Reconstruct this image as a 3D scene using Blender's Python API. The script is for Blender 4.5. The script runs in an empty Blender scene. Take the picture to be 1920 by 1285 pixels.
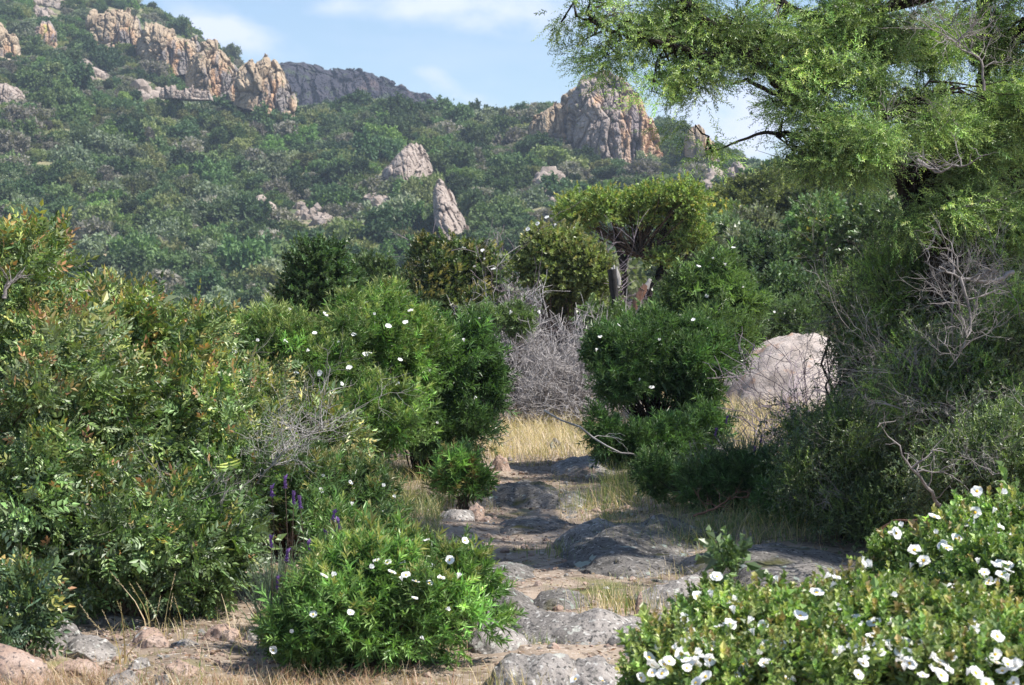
import bpy, math, random
import numpy as np

# ------------------------------------------------------------------ camera, sky, sun, exposure
sc = bpy.context.scene
FPX = 3600.0                      # focal length in pixels of the 1920 px wide photograph
PITCH = math.atan(82.5 / FPX)
CAM_Z = 1.6
cam_d = bpy.data.cameras.new('camera')
cam = bpy.data.objects.new('camera', cam_d)
sc.collection.objects.link(cam)
cam.location = (0, 0, CAM_Z)
cam.rotation_euler = (math.radians(90) - PITCH, 0, 0)
cam_d.sensor_width = 36
cam_d.lens = 36 * FPX / 1920
cam_d.clip_start = 0.1
cam_d.clip_end = 8000
cam_d.dof.use_dof = True
cam_d.dof.focus_distance = 13.0
cam_d.dof.aperture_fstop = 9.0
sc.camera = cam

SUN_DIR = np.array([0.93, -0.30, 0.0]); SUN_DIR /= np.linalg.norm(SUN_DIR)
SUN_EL = math.radians(55)
sun_vec = np.array([SUN_DIR[0]*math.cos(SUN_EL), SUN_DIR[1]*math.cos(SUN_EL), math.sin(SUN_EL)])
sun_rot = math.atan2(SUN_DIR[0], SUN_DIR[1])
sd = bpy.data.lights.new('sun', 'SUN')
sd.energy = 5.0
sd.angle = math.radians(0.5)
sd.color = (1.0, 0.95, 0.87)
sun = bpy.data.objects.new('sun', sd)
sc.collection.objects.link(sun)
from mathutils import Vector
sun.rotation_euler = Vector(tuple(sun_vec)).to_track_quat('Z', 'Y').to_euler()

sc.view_settings.view_transform = 'Standard'
sc.view_settings.look = 'None'
sc.view_settings.exposure = 0.78
sc.view_settings.gamma = 1
sc.cycles.max_bounces = 8
sc.cycles.diffuse_bounces = 3
sc.cycles.glossy_bounces = 2
sc.cycles.transmission_bounces = 4
sc.cycles.transparent_max_bounces = 4
sc.cycles.volume_bounces = 0
sc.cycles.use_denoising = True
sc.cycles.denoiser = 'OPENIMAGEDENOISE'
sc.cycles.sample_clamp_indirect = 4
HAZE = True

world = bpy.data.worlds.new("World")
sc.world = world
world.use_nodes = True
wn, wl = world.node_tree.nodes, world.node_tree.links
wn.clear()
w_out = wn.new('ShaderNodeOutputWorld')
bg = wn.new('ShaderNodeBackground'); bg.inputs['Strength'].default_value = 0.10
sky = wn.new('ShaderNodeTexSky'); sky.sky_type = 'NISHITA'; sky.sun_disc = False
sky.sun_elevation = SUN_EL; sky.sun_rotation = sun_rot
sky.air_density = 1.0; sky.dust_density = 0.3; sky.ozone_density = 3.0
tc = wn.new('ShaderNodeTexCoord')
sep = wn.new('ShaderNodeSeparateXYZ'); wl.new(tc.outputs['Generated'], sep.inputs[0])
def wmath(op, a, b=None, c=None, clamp=False):
    n = wn.new('ShaderNodeMath'); n.operation = op; n.use_clamp = clamp
    for i, v in enumerate((a, b, c)):
        if v is None: continue
        if isinstance(v, (int, float)): n.inputs[i].default_value = v
        else: wl.new(v, n.inputs[i])
    return n.outputs[0]
wy = wmath('MAXIMUM', sep.outputs['Y'], 0.05)
wu = wmath('DIVIDE', sep.outputs['X'], wy)
wv = wmath('DIVIDE', sep.outputs['Z'], wy)
def cnoise(scale, detail, zs):
    mp = wn.new('ShaderNodeMapping'); mp.inputs['Scale'].default_value = (1, 1, zs)
    wl.new(tc.outputs['Generated'], mp.inputs[0])
    n = wn.new('ShaderNodeTexNoise'); n.inputs['Scale'].default_value = scale
    n.inputs['Detail'].default_value = detail; n.inputs['Roughness'].default_value = 0.55
    wl.new(mp.outputs[0], n.inputs['Vector']); return n.outputs['Fac']
nz = cnoise(26, 6, 1.8)
nz2 = cnoise(7, 5, 3.0)
blobs = None                       # drifting cloud banks, placed by direction in the sky
for (px, py, a, b, s, tilt) in [(430, 60, 100, 42, .85, .25), (840, 160, 80, 30, .8, .45), (790, 140, 45, 26, .4, .4), (880, 20, 190, 42, .85, .05),
                          (600, 10, 160, 28, .5, 0), (1400, 230, 230, 90, .8, 0), (1120, -40, 150, 60, .8, 0), (250, -60, 300, 50, .6, .1)]:
    u0, v0 = (px - 960) / FPX, (560 - py) / FPX
    du = wmath('SUBTRACT', wu, u0)
    dv = wmath('MULTIPLY_ADD', du, tilt, wmath('SUBTRACT', wv, v0))
    e = wmath('ADD', wmath('POWER', wmath('ABSOLUTE', wmath('DIVIDE', du, a / FPX)), 2), wmath('POWER', wmath('ABSOLUTE', wmath('DIVIDE', dv, b / FPX)), 2))
    g = wmath('MULTIPLY', wmath('EXPONENT', wmath('MULTIPLY', e, -0.8)), s)
    blobs = g if blobs is None else wmath('MAXIMUM', blobs, g)
c1 = wmath('MULTIPLY_ADD', wmath('SUBTRACT', nz, 0.5), 2.2, blobs)
c1 = wmath('MULTIPLY', wmath('SUBTRACT', c1, 0.22), 1.5, clamp=True)
c1 = wmath('MULTIPLY', c1, wmath('MULTIPLY', blobs, 1.7, clamp=True))
c2 = wmath('MULTIPLY', wmath('SUBTRACT', nz2, 0.50), 2.5, clamp=True)
cl = wmath('MAXIMUM', c1, wmath('MULTIPLY', c2, 0.6))
cl = wmath('MULTIPLY_ADD', cl, 0.85, 0.02)
mixc = wn.new('ShaderNodeMixRGB'); mixc.inputs['Color2'].default_value = (6.0, 6.4, 8.0, 1)
wl.new(cl, mixc.inputs['Fac']); wl.new(sky.outputs[0], mixc.inputs['Color1'])
wl.new(mixc.outputs[0], bg.inputs['Color']); wl.new(bg.outputs[0], w_out.inputs['Surface'])

# ------------------------------------------------------------------ helpers
def rngf(seed): return np.random.default_rng(seed)

def at(px, py, Y):
    px = np.asarray(px, float); py = np.asarray(py, float)
    a = (px - 960) / FPX; b = -(py - 642.5) / FPX
    cp, sp = math.cos(PITCH), math.sin(PITCH)
    dy = cp + b * sp; dz = -sp + b * cp
    k = Y / dy
    return np.stack([a * k, dy * k, CAM_Z + dz * k], -1)

def hsh(ix, iy, iz, seed=0):
    h = (ix.astype(np.int64) * 374761393 + iy.astype(np.int64) * 668265263 + iz.astype(np.int64) * 2147483647 // 3 + seed * 974634777) & 0xffffffff
    h = ((h ^ (h >> 13)) * 1274126177) & 0xffffffff
    h = ((h ^ (h >> 16)) * 2246822519) & 0xffffffff
    h = h ^ (h >> 15)
    return (h & 0xffffff) / float(0xffffff)

def vnoise(x, y, z, seed=0):
    x, y, z = np.broadcast_arrays(np.asarray(x, float), np.asarray(y, float), np.asarray(z, float))
    xi, yi, zi = np.floor(x), np.floor(y), np.floor(z)
    fx, fy, fz = x - xi, y - yi, z - zi
    fx, fy, fz = [f * f * (3 - 2 * f) for f in (fx, fy, fz)]
    r = 0
    for dx in (0, 1):
        for dy in (0, 1):
            for dz in (0, 1):
                w = (fx if dx else 1 - fx) * (fy if dy else 1 - fy) * (fz if dz else 1 - fz)
                r = r + w * hsh(xi + dx, yi + dy, zi + dz, seed)
    return r * 2 - 1

def fbm(x, y, z, octv=4, seed=0, gain=0.5):
    r, a = 0, 1.0
    for o in range(octv):
        k = 2.03 ** o
        r = r + a * vnoise(x * k + 11.3 * o, y * k, z * k, seed + o * 17)
        a *= gain
    return r

def worley(x, y, seed=0):
    xi, yi = np.floor(x), np.floor(y)
    f1 = np.full(x.shape, 9.0); f2 = np.full(x.shape, 9.0); cid = np.zeros(x.shape)
    z0 = np.zeros(x.shape)
    for dx in (-1, 0, 1):
        for dy in (-1, 0, 1):
            cx, cy = xi + dx, yi + dy
            d = np.hypot(cx + hsh(cx, cy, z0, seed) - x, cy + hsh(cx, cy, z0 + 1, seed) - y)
            hid = hsh(cx, cy, z0 + 2, seed)
            near = d < f1
            f2 = np.where(near, f1, np.minimum(f2, d))
            cid = np.where(near, hid, cid)
            f1 = np.where(near, d, f1)
    return f1, f2, cid

def G(x, y):
    """height of the ground around the path"""
    x = np.asarray(x, float); y = np.asarray(y, float)
    g = 0.05 * fbm(x * .45, y * .35, 0, 3, 5) + 0.018 * fbm(x * 2.3, y * 2.3, 0, 3, 9)
    g = g - 0.05 * np.exp(-((x - 0.1) / 0.9) ** 2)
    g = g - np.clip(y - 36, 0, None) * 0.06
    g = g + 0.06 * np.clip(np.abs(x - .1) - 1.2, 0, 1.5) * np.clip((20 - y) / 5, 0, 1)
    return g

def nrm(v): return v / np.maximum(np.linalg.norm(v, axis=-1, keepdims=True), 1e-9)

def basis(d, rng, roll=None):
    """rotation matrices whose Z column is d, with a random roll"""
    d = nrm(d); n = len(d)
    ref = np.where(np.abs(d[:, 2:3]) > 0.9, np.array([[1., 0, 0]]), np.array([[0, 0, 1.]]))
    x = nrm(np.cross(ref, d)); y = np.cross(d, x)
    a = rng.uniform(0, 2 * math.pi, n) if roll is None else np.full(n, roll) + rng.normal(0, .3, n)
    c, s = np.cos(a)[:, None], np.sin(a)[:, None]
    X = x * c + y * s; Yv = -x * s + y * c
    return np.stack([X, Yv, d], -1)

class Tmpl:
    def __init__(s, V, F, t): s.V = np.array(V, float); s.F = np.array(F, int); s.t = np.array(t, float)

def leaf(L, W, fold=0.15, bend=0.0):
    V = np.array([[0, 0, 0], [-W / 2, fold * W, L * .45], [0, -bend * L, L], [W / 2, fold * W, L * .45]])
    return V, np.array([[0, 3, 2], [0, 2, 1]])

def rot(axis, a):
    c, s = math.cos(a), math.sin(a)
    return {'x': np.array([[1, 0, 0], [0, c, -s], [0, s, c]]), 'y': np.array([[c, 0, s], [0, 1, 0], [-s, 0, c]]), 'z': np.array([[c, -s, 0], [s, c, 0], [0, 0, 1]])}[axis]

def collect(items):
    V, F, T, o = [], [], [], 0
    for v, f, t in items:
        V.append(v); F.append(f + o); T.append(np.full(len(v), t)); o += len(v)
    return Tmpl(np.concatenate(V), np.concatenate(F), np.concatenate(T))

def t_pinnate(L=.07, pairs=4, lw=.013, ll=.029, seed=0):
    r = random.Random(seed); it = []
    for i in range(pairs + 1):
        h = L * (.15 + .85 * i / pairs)
        for s in ((-1, 1) if i < pairs else (0,)):
            v, f = leaf(ll * r.uniform(.85, 1.1), lw * 1.0, .2, r.uniform(-.1, .2))
            v = v @ rot('y', s * r.uniform(.75, 1.0)).T
            v = v + np.array([0, -.25 * h * h / L, h]); it.append((v, f, i / pairs))
    return collect(it)

def t_whorl(n=14, L=.04, W=.007, H=.05, seed=0, tilt=(.5, 1.15), bend=.15):
    r = random.Random(seed); it = []
    for i in range(n):
        h = i / (n - 1)
        v, f = leaf(L * (1 - .45 * h) * r.uniform(.8, 1.2), W, .25, bend * r.uniform(.3, 1.6))
        v = v @ rot('x', r.uniform(*tilt) * (1.15 - .75 * h)).T @ rot('z', i * 2.4 + r.uniform(-.4, .4)).T
        it.append((v + np.array([0, 0, h * H]), f, h))
    return collect(it)

def t_heath(n=22, L=.017, W=.0042, H=.085, seed=0):
    r = random.Random(seed); it = []
    for i in range(n):
        h = i / (n - 1)
        v, f = leaf(L * r.uniform(.8, 1.3) * (1.2 - .4 * h), W, .2, 0)
        v = v @ rot('x', r.uniform(.35, .8)).T @ rot('z', i * 2.4).T
        it.append((v + np.array([0, 0, h * H]), f, h))
    v, f = leaf(H, .003, 0, 0); it.append((v, f, 0))
    return collect(it)

def t_drape(n=20, L=.030, W=.0062, H=.15, seed=0):
    """a hanging feathery spray"""
    r = random.Random(seed); it = []
    for i in range(n):
        h = i / (n - 1)
        v, f = leaf(L * r.uniform(.8, 1.25) * (1.1 - .5 * h), W, .2, .1)
        v = v @ rot('x', r.uniform(.45, .95)).T @ rot('z', i * 2.4 + r.uniform(-.5, .5)).T
        it.append((v + np.array([0, .18 * H * h * h, h * H]), f, h))
    return collect(it)

def t_single(L, W, fold=.2):
    v, f = leaf(L, W, fold, .1); return collect([(v, f, .5)])

def stamp(tp, pos, R, s):
    n = len(pos); k = len(tp.V)
    V = np.einsum('nij,kj->nki', R, tp.V) * np.reshape(s, (-1, 1, 1)) + pos[:, None, :]
    F = tp.F[None] + (np.arange(n) * k)[:, None, None]
    return V.reshape(-1, 3), F.reshape(-1, tp.F.shape[1])

def tubes(P, R, sides=4):
    N, K, _ = P.shape
    T = nrm(np.gradient(P, axis=1))
    ref = np.where(np.abs(T[..., 2:3]) > .85, np.array([1., 0, 0]), np.array([0, 0, 1.]))
    A = nrm(np.cross(T, ref)); B = np.cross(T, A)
    ang = np.arange(sides) / sides * 2 * math.pi
    V = P[:, :, None] + R[:, :, None, None] * (np.cos(ang)[:, None] * A[:, :, None] + np.sin(ang)[:, None] * B[:, :, None])
    idx = np.arange(N * K * sides).reshape(N, K, sides)
    a = idx[:, :-1]; b = idx[:, 1:]
    F = np.stack([a, np.roll(a, -1, 2), np.roll(b, -1, 2), b], -1).reshape(-1, 4)
    return V.reshape(-1, 3), F

def build_mesh(name, parts, mat, smooth=False):
    """parts: list of (V, F, colour or None [, material index])"""
    me = bpy.data.meshes.new(name)
    Vs, loops, starts, cols, mi, o, ls = [], [], [], [], [], 0, 0
    anycol = any(p[2] is not None for p in parts)
    for p in parts:
        V, F, c = p[:3]
        if len(F) == 0: continue
        Vs.append(V); loops.append((F + o).ravel()); k = F.shape[1]
        starts.append(ls + np.arange(len(F)) * k); ls += F.size; o += len(V)
        mi.append(np.full(len(F), p[3] if len(p) > 3 else 0))
        if anycol:
            c = np.ones((len(V), 3)) if c is None else np.broadcast_to(c, (len(V), 3))
            cols.append(np.concatenate([c, np.ones((len(V), 1))], 1))
    V = np.concatenate(Vs).astype(np.float32); L = np.concatenate(loops).astype(np.int32); S = np.concatenate(starts).astype(np.int32)
    me.vertices.add(len(V)); me.vertices.foreach_set('co', V.ravel())
    me.loops.add(len(L)); me.loops.foreach_set('vertex_index', L)
    me.polygons.add(len(S)); me.polygons.foreach_set('loop_start', S)
    me.polygons.foreach_set('material_index', np.concatenate(mi).astype(np.int32))
    if anycol:
        at_ = me.attributes.new('Col', 'FLOAT_COLOR', 'POINT')
        at_.data.foreach_set('color', np.concatenate(cols).astype(np.float32).ravel())
    me.update(calc_edges=True)
    me.polygons.foreach_set('use_smooth', np.full(len(S), bool(smooth)))
    for m in (mat if isinstance(mat, (list, tuple)) else [mat]): me.materials.append(m)
    return me

def tag(o, label=None, cat=None, group=None, kind=None):
    if label: o['label'] = label
    if cat: o['category'] = cat
    if group: o['group'] = group
    if kind: o['kind'] = kind
    return o

def link(name, me, parent=None, loc=None):
    o = bpy.data.objects.new(name, me); sc.collection.objects.link(o)
    if parent is not None: o.parent = parent
    if loc is not None: o.location = tuple(loc)
    return o

def thing(name, label, cat, loc, group=None):
    o = bpy.data.objects.new(name, None); sc.collection.objects.link(o)
    o.empty_display_size = .1
    o.location = tuple(float(v) for v in loc)
    return tag(o, label, cat, group)

# ------------------------------------------------------------------ materials
def newmat(name):
    m = bpy.data.materials.new(name); m.use_nodes = True
    nt = m.node_tree; nt.nodes.clear()
    out = nt.nodes.new('ShaderNodeOutputMaterial')
    return m, nt, out

def leafmat(name, rough=.5, transl=.3, spec=.35, tint=None, objvar=0.0):
    m, nt, out = newmat(name); N, K = nt.nodes, nt.links
    p = N.new('ShaderNodeBsdfPrincipled'); p.inputs['Roughness'].default_value = rough
    p.inputs['Specular IOR Level'].default_value = spec
    if tint is None:
        a = N.new('ShaderNodeAttribute'); a.attribute_name = 'Col'; col = a.outputs['Color']
    else:
        a = N.new('ShaderNodeRGB'); a.outputs[0].default_value = (*tint, 1); col = a.outputs[0]
    if objvar:
        oi = N.new('ShaderNodeObjectInfo')
        hs = N.new('ShaderNodeHueSaturation')
        mr = N.new('ShaderNodeMapRange'); mr.inputs['To Min'].default_value = 1 - objvar; mr.inputs['To Max'].default_value = 1 + objvar
        K.new(oi.outputs['Random'], mr.inputs[0]); K.new(mr.outputs[0], hs.inputs['Value'])
        m2 = N.new('ShaderNodeMath'); m2.operation = 'MULTIPLY_ADD'; m2.inputs[1].default_value = 0.05; m2.inputs[2].default_value = 0.475
        m3 = N.new('ShaderNodeMath'); m3.operation = 'FRACT'
        m4 = N.new('ShaderNodeMath'); m4.operation = 'MULTIPLY'; m4.inputs[1].default_value = 7.7
        K.new(oi.outputs['Random'], m4.inputs[0]); K.new(m4.outputs[0], m3.inputs[0]); K.new(m3.outputs[0], m2.inputs[0]); K.new(m2.outputs[0], hs.inputs['Hue'])
        K.new(col, hs.inputs['Color']); col = hs.outputs[0]
    K.new(col, p.inputs['Base Color'])
    t = N.new('ShaderNodeBsdfTranslucent')
    mx = N.new('ShaderNodeMixRGB'); mx.blend_type = 'MULTIPLY'; mx.inputs['Fac'].default_value = 1
    mx.inputs['Color2'].default_value = (1.5, 1.7, .7, 1); K.new(col, mx.inputs['Color1']); K.new(mx.outputs[0], t.inputs['Color'])
    ms = N.new('ShaderNodeMixShader'); ms.inputs[0].default_value = transl
    K.new(p.outputs[0], ms.inputs[1]); K.new(t.outputs[0], ms.inputs[2]); K.new(ms.outputs[0], out.inputs['Surface'])
    return m

def noisemat(name, stops, scale=3.0, rough=.9, bump=.4, bscale=20., detail=8, stretch=(1, 1, 1), spots=None, coords='Object', bdist=.02, layers=()):
    """stops: colour ramp over a noise; spots: (scale, threshold, colour) blotches; layers: more (scale, threshold, width, colour, stretch)"""
    m, nt, out = newmat(name); N, K = nt.nodes, nt.links
    p = N.new('ShaderNodeBsdfPrincipled'); p.inputs['Roughness'].default_value = rough
    p.inputs['Specular IOR Level'].default_value = .25
    t = N.new('ShaderNodeTexCoord'); mp = N.new('ShaderNodeMapping'); mp.inputs['Scale'].default_value = stretch
    K.new(t.outputs[coords], mp.inputs[0])
    n = N.new('ShaderNodeTexNoise'); n.inputs['Scale'].default_value = scale; n.inputs['Detail'].default_value = detail
    n.inputs['Roughness'].default_value = .65; K.new(mp.outputs[0], n.inputs['Vector'])
    r = N.new('ShaderNodeValToRGB'); els = r.color_ramp.elements
    while len(els) < len(stops): els.new(.5)
    for e, (pos, c) in zip(els, stops): e.position = pos; e.color = (*c, 1)
    K.new(n.outputs['Fac'], r.inputs[0]); col = r.outputs[0]
    allsp = ([(*spots[:2], .04, spots[2], (1, 1, 1))] if spots else []) + list(layers)
    for i, (s_, th, wd, c, st) in enumerate(allsp):
        mp2 = N.new('ShaderNodeMapping'); mp2.inputs['Scale'].default_value = st; mp2.inputs['Location'].default_value = (i * 3.1, i * 1.7, i * .9)
        K.new(t.outputs[coords], mp2.inputs[0])
        n3 = N.new('ShaderNodeTexNoise'); n3.inputs['Scale'].default_value = s_; n3.inputs['Detail'].default_value = 4; K.new(mp2.outputs[0], n3.inputs['Vector'])
        mr = N.new('ShaderNodeMapRange'); mr.inputs['From Min'].default_value = th; mr.inputs['From Max'].default_value = th + wd
        K.new(n3.outputs['Fac'], mr.inputs[0])
        mx = N.new('ShaderNodeMixRGB'); mx.inputs['Color2'].default_value = (*c, 1)
        K.new(mr.outputs[0], mx.inputs['Fac']); K.new(col, mx.inputs['Color1']); col = mx.outputs[0]
    K.new(col, p.inputs['Base Color'])
    n2 = N.new('ShaderNodeTexNoise'); n2.inputs['Scale'].default_value = bscale; n2.inputs['Detail'].default_value = 8; n2.inputs['Roughness'].default_value = .7
    K.new(mp.outputs[0], n2.inputs['Vector'])
    b = N.new('ShaderNodeBump'); b.inputs['Strength'].default_value = bump; b.inputs['Distance'].default_value = bdist
    K.new(n2.outputs['Fac'], b.inputs['Height']); K.new(b.outputs[0], p.inputs['Normal'])
    K.new(p.outputs[0], out.inputs['Surface'])
    return m

M = {}
M['leaf'] = leafmat('leaf', .42, .22, .6)
M['leaf_gloss'] = leafmat('leaf_gloss', .46, .18, .7)
M['petal'] = leafmat('petal', .55, .3, .2, tint=(.90, .90, .89))
M['petal'].node_tree.nodes['Mix (Legacy)' if 'Mix (Legacy)' in M['petal'].node_tree.nodes else M['petal'].node_tree.nodes[-3].name]
for n_ in M['petal'].node_tree.nodes:
    if n_.type == 'MIX_RGB': n_.inputs['Color2'].default_value = (1, 1, 1, 1)
M['yolk'] = noisemat('stamens', [(.3, (.65, .36, .02)), (.7, (.85, .6, .05))], 60, .7)
M['purple'] = noisemat('lavender_bloom', [(.3, (.12, .06, .22)), (.7, (.28, .16, .42))], 60, .7)
M['bark'] = noisemat('bark', [(.3, (.05, .035, .025)), (.6, (.14, .10, .075)), (.8, (.22, .18, .15))], 14, .9, .8, 30, stretch=(1, 1, .25))
M['bark_dark'] = noisemat('bark_dark', [(.3, (.014, .011, .010)), (.7, (.05, .038, .032))], 10, .9, 1., 30, stretch=(1, 1, .25))
M['dead'] = noisemat('dead_wood', [(.3, (.10, .085, .08)), (.7, (.34, .31, .30))], 6, .85, .3, 30)
M['dead_mauve'] = noisemat('dead_wood_mauve', [(.3, (.17, .13, .14)), (.7, (.36, .31, .34))], 3, .85, .3, 30)
M['dead_pale'] = noisemat('pale_dead_wood', [(.3, (.22, .20, .20)), (.7, (.50, .47, .46))], 6, .85, .3, 30)
M['char'] = noisemat('charred_wood', [(.35, (.012, .011, .011)), (.7, (.05, .045, .045))], 8, .8, .8, 30, stretch=(1, 1, .2))
M['ash'] = noisemat('bare_grey_wood', [(.35, (.20, .18, .17)), (.7, (.5, .48, .46))], 9, .8, .6, 30, stretch=(1, 1, .2))
M['redwood'] = noisemat('red_brown_wood', [(.35, (.12, .06, .04)), (.7, (.30, .17, .12))], 9, .8, .6, 30, stretch=(1, 1, .2))
M['granite'] = noisemat('granite', [(.30, (.10, .092, .085)), (.45, (.24, .22, .205)), (.62, (.37, .335, .31)), (.8, (.46, .42, .39))], 4.5, .9, .9, 22, bdist=.03,
                        layers=[(55, .57, .04, (.10, .095, .09), (1, 1, 1)), (38, .60, .04, (.52, .50, .47), (1, 1, 1)), (2.2, .56, .1, (.34, .24, .18), (1, 1, 1)), (7, .60, .05, (.13, .125, .11), (1, 1, 1)), (11, .63, .03, (.44, .44, .40), (1, 1, 1))])
M['granite_pink'] = noisemat('granite_pink', [(.30, (.22, .15, .12)), (.5, (.42, .30, .24)), (.75, (.52, .42, .36))], 5, .9, .9, 24, bdist=.03,
                             layers=[(50, .58, .04, (.16, .13, .12), (1, 1, 1)), (4, .56, .06, (.25, .24, .23), (1, 1, 1)), (13, .62, .04, (.5, .49, .46), (1, 1, 1))])
M['granite_dark'] = noisemat('granite_dark', [(.30, (.09, .084, .078)), (.5, (.20, .185, .17)), (.75, (.34, .31, .29))], 5, .9, 1., 20, stretch=(.6, 1.5, 1.5), bdist=.04,
                             layers=[(45, .57, .04, (.07, .066, .062), (1, 1, 1)), (30, .61, .04, (.38, .36, .34), (1, 1, 1)), (7, .64, .02, (.38, .43, .38), (1, 1, 1)), (3, .6, .1, (.10, .10, .04), (1, 1, 1))])
M['granite_pale'] = noisemat('granite_pale', [(.30, (.27, .225, .20)), (.5, (.42, .36, .325)), (.75, (.54, .48, .45))], 2.5, .9, .9, 14, bdist=.04,
                        layers=[(3, .58, .06, (.42, .29, .22), (1, 1, 1)), (24, .6, .04, (.2, .18, .17), (1, 1, 1))])
M['crag'] = noisemat('crag_rock', [(.30, (.17, .13, .105)), (.46, (.38, .295, .205)), (.6, (.49, .39, .28)), (.8, (.57, .48, .38))], .13, .95, .8, 1.2, stretch=(1, 1, .4), bdist=.6,
                     layers=[(.09, .56, .09, (.47, .29, .17), (1, 1, .35)), (.16, .58, .06, (.25, .22, .205), (1.3, 1, .3)), (.5, .64, .05, (.16, .17, .09), (1, 1, 1))])
M['crag_grey'] = noisemat('crag_rock_grey', [(.30, (.16, .13, .12)), (.46, (.30, .25, .225)), (.6, (.40, .33, .29)), (.8, (.52, .45, .40))], .13, .95, .8, 1.2, stretch=(1, 1, .4), bdist=.6,
                     layers=[(.12, .50, .08, (.47, .31, .20), (1.4, 1, .25)), (.14, .60, .05, (.24, .20, .20), (1.6, 1, .2)), (.5, .63, .05, (.14, .16, .08), (1, 1, 1)), (.2, .66, .03, (.38, .34, .12), (1.6, 1, .25))])
M['scree'] = noisemat('pale_scree_rock', [(.30, (.17, .135, .115)), (.5, (.33, .27, .23)), (.75, (.46, .40, .35))], .5, .95, .6, 2.5, bdist=.3)
M['ridge'] = noisemat('ridge_rock_painted_shade', [(.30, (.022, .022, .030)), (.5, (.042, .040, .052)), (.75, (.075, .066, .076))], .08, .95, .8, .7, stretch=(1, 1, .4), bdist=1.,  # rock tone darkened to carry the shade lying on the far ridge
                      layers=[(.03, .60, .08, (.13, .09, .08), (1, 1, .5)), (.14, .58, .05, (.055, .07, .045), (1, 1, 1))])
M['hill'] = noisemat('hill_soil', [(.30, (.13, .14, .07)), (.5, (.21, .20, .11)), (.65, (.32, .26, .18)), (.8, (.42, .34, .27))], .09, .95, .5, 1.2, bdist=.3,
                     layers=[(.35, .52, .06, (.09, .11, .05), (1, 1, 1))])
M['ground'] = noisemat('path_soil', [(.28, (.12, .095, .07)), (.45, (.25, .195, .15)), (.6, (.38, .30, .235)), (.8, (.48, .39, .31))], 1.6, .95, .9, 30, bdist=.02,
                       layers=[(9, .57, .05, (.15, .11, .08), (1, 1, 1)), (28, .6, .05, (.52, .45, .38), (1, 1, 1)), (2.1, .58, .1, (.20, .19, .08), (1, 1, 1))])

HILLC = {'dark green': (.07, .11, .050), 'mid green': (.115, .17, .068), 'olive green': (.18, .20, .085), 'bright green': (.15, .23, .065), 'silvery grey-green': (.20, .23, .15), 'dull mauve-grey': (.22, .205, .175)}
HILLC = {k_: (c_[0] * 1.02, c_[1] * 1.03, c_[2] * 1.0) for k_, c_ in HILLC.items()}
for k_, c_ in HILLC.items(): M['hill ' + k_] = leafmat('foliage_' + k_.replace(' ', '_').replace('-', '_'), .6, .22, .2, tint=c_, objvar=.45)

# ------------------------------------------------------------------ the hill: one real sheet, given as elevation profiles fanning out from the path
RS = np.array([30, 45, 60, 110, 180, 260, 340, 420, 520, 650, 900, 1300], float)
TAB = {
 -900: [775, 705, 695, 690, 670, 620, 480, 300, 120, -60, 60, 200],
 -300: [775, 705, 695, 690, 670, 600, 440, 260, 80, -90, 60, 200],
    0: [775, 705, 695, 685, 665, 590, 430, 250, 95, -45, 60, 250],
  150: [775, 705, 695, 685, 665, 590, 435, 270, 130, -20, 80, 250],
  250: [775, 705, 695, 685, 665, 590, 440, 290, 150, 8, 120, 250],
  375: [775, 705, 695, 685, 665, 592, 455, 320, 195, 72, 170, 300],
  480: [775, 705, 695, 685, 665, 595, 460, 330, 215, 150, 220, 330],
  560: [775, 705, 695, 685, 665, 595, 460, 330, 222, 232, 300, 400],
  700: [775, 705, 695, 680, 660, 590, 440, 315, 222, 240, 300, 400],
  820: [775, 705, 695, 680, 655, 580, 430, 315, 228, 245, 300, 400],
  940: [775, 705, 690, 675, 650, 570, 430, 320, 244, 260, 300, 400],
 1010: [775, 705, 690, 670, 640, 560, 425, 300, 208, 230, 300, 400],
 1120: [775, 700, 680, 650, 620, 545, 420, 320, 235, 240, 300, 400],
 1240: [775, 690, 650, 600, 570, 515, 415, 325, 258, 250, 300, 400],
 1340: [770, 670, 600, 520, 480, 440, 390, 330, 296, 300, 330, 400],
 1430: [765, 640, 540, 435, 400, 400, 370, 340, 330, 345, 360, 400],
 1600: [760, 620, 500, 380, 345, 350, 355, 345, 345, 360, 370, 400],
 1920: [755, 600, 460, 330, 285, 300, 320, 330, 340, 360, 370, 400],
 2600: [750, 590, 440, 300, 250, 270, 300, 320, 340, 360, 370, 400],
 3600: [750, 590, 440, 300, 250, 270, 300, 320, 340, 360, 370, 400]}
TX = np.array(sorted(TAB)); TT = np.array([TAB[k] for k in TX], float)
def smooth_interp(px, lY):
    """bilinear on the table with eased weights"""
    i = np.clip(np.searchsorted(TX, px, side='right') - 1, 0, len(TX) - 2)
    j = np.clip(np.searchsorted(np.log(RS), lY, side='right') - 1, 0, len(RS) - 2)
    a = np.clip((px - TX[i]) / (TX[i + 1] - TX[i]), 0, 1)
    lr = np.log(RS); b = np.clip((lY - lr[j]) / (lr[j + 1] - lr[j]), 0, 1)
    return (TT[i, j] * (1 - a) + TT[i + 1, j] * a) * (1 - b) + (TT[i, j + 1] * (1 - a) + TT[i + 1, j + 1] * a) * b
def hillz(px, Y):
    px = np.asarray(px, float); Y = np.asarray(Y, float)
    py = smooth_interp(px, np.log(Y))
    p = at(px, py, Y)
    x = p[..., 0]
    n = fbm(x / 40, Y / 40, 0, 4, 31) * 1.0 * np.clip((Y - 120) / 200, 0, 1) + fbm(x / 9, Y / 9, 0, 3, 37) * np.clip((Y - 45) / 400, 0.02, 1) * .9
    return p[..., 2] + n
PXG = np.concatenate([np.linspace(-900, -100, 90), np.linspace(-92, 1500, 400), np.linspace(1510, 3600, 150)])
YG = np.geomspace(30, 1300, 420)
gx, gy = np.meshgrid(PXG, YG)
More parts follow.
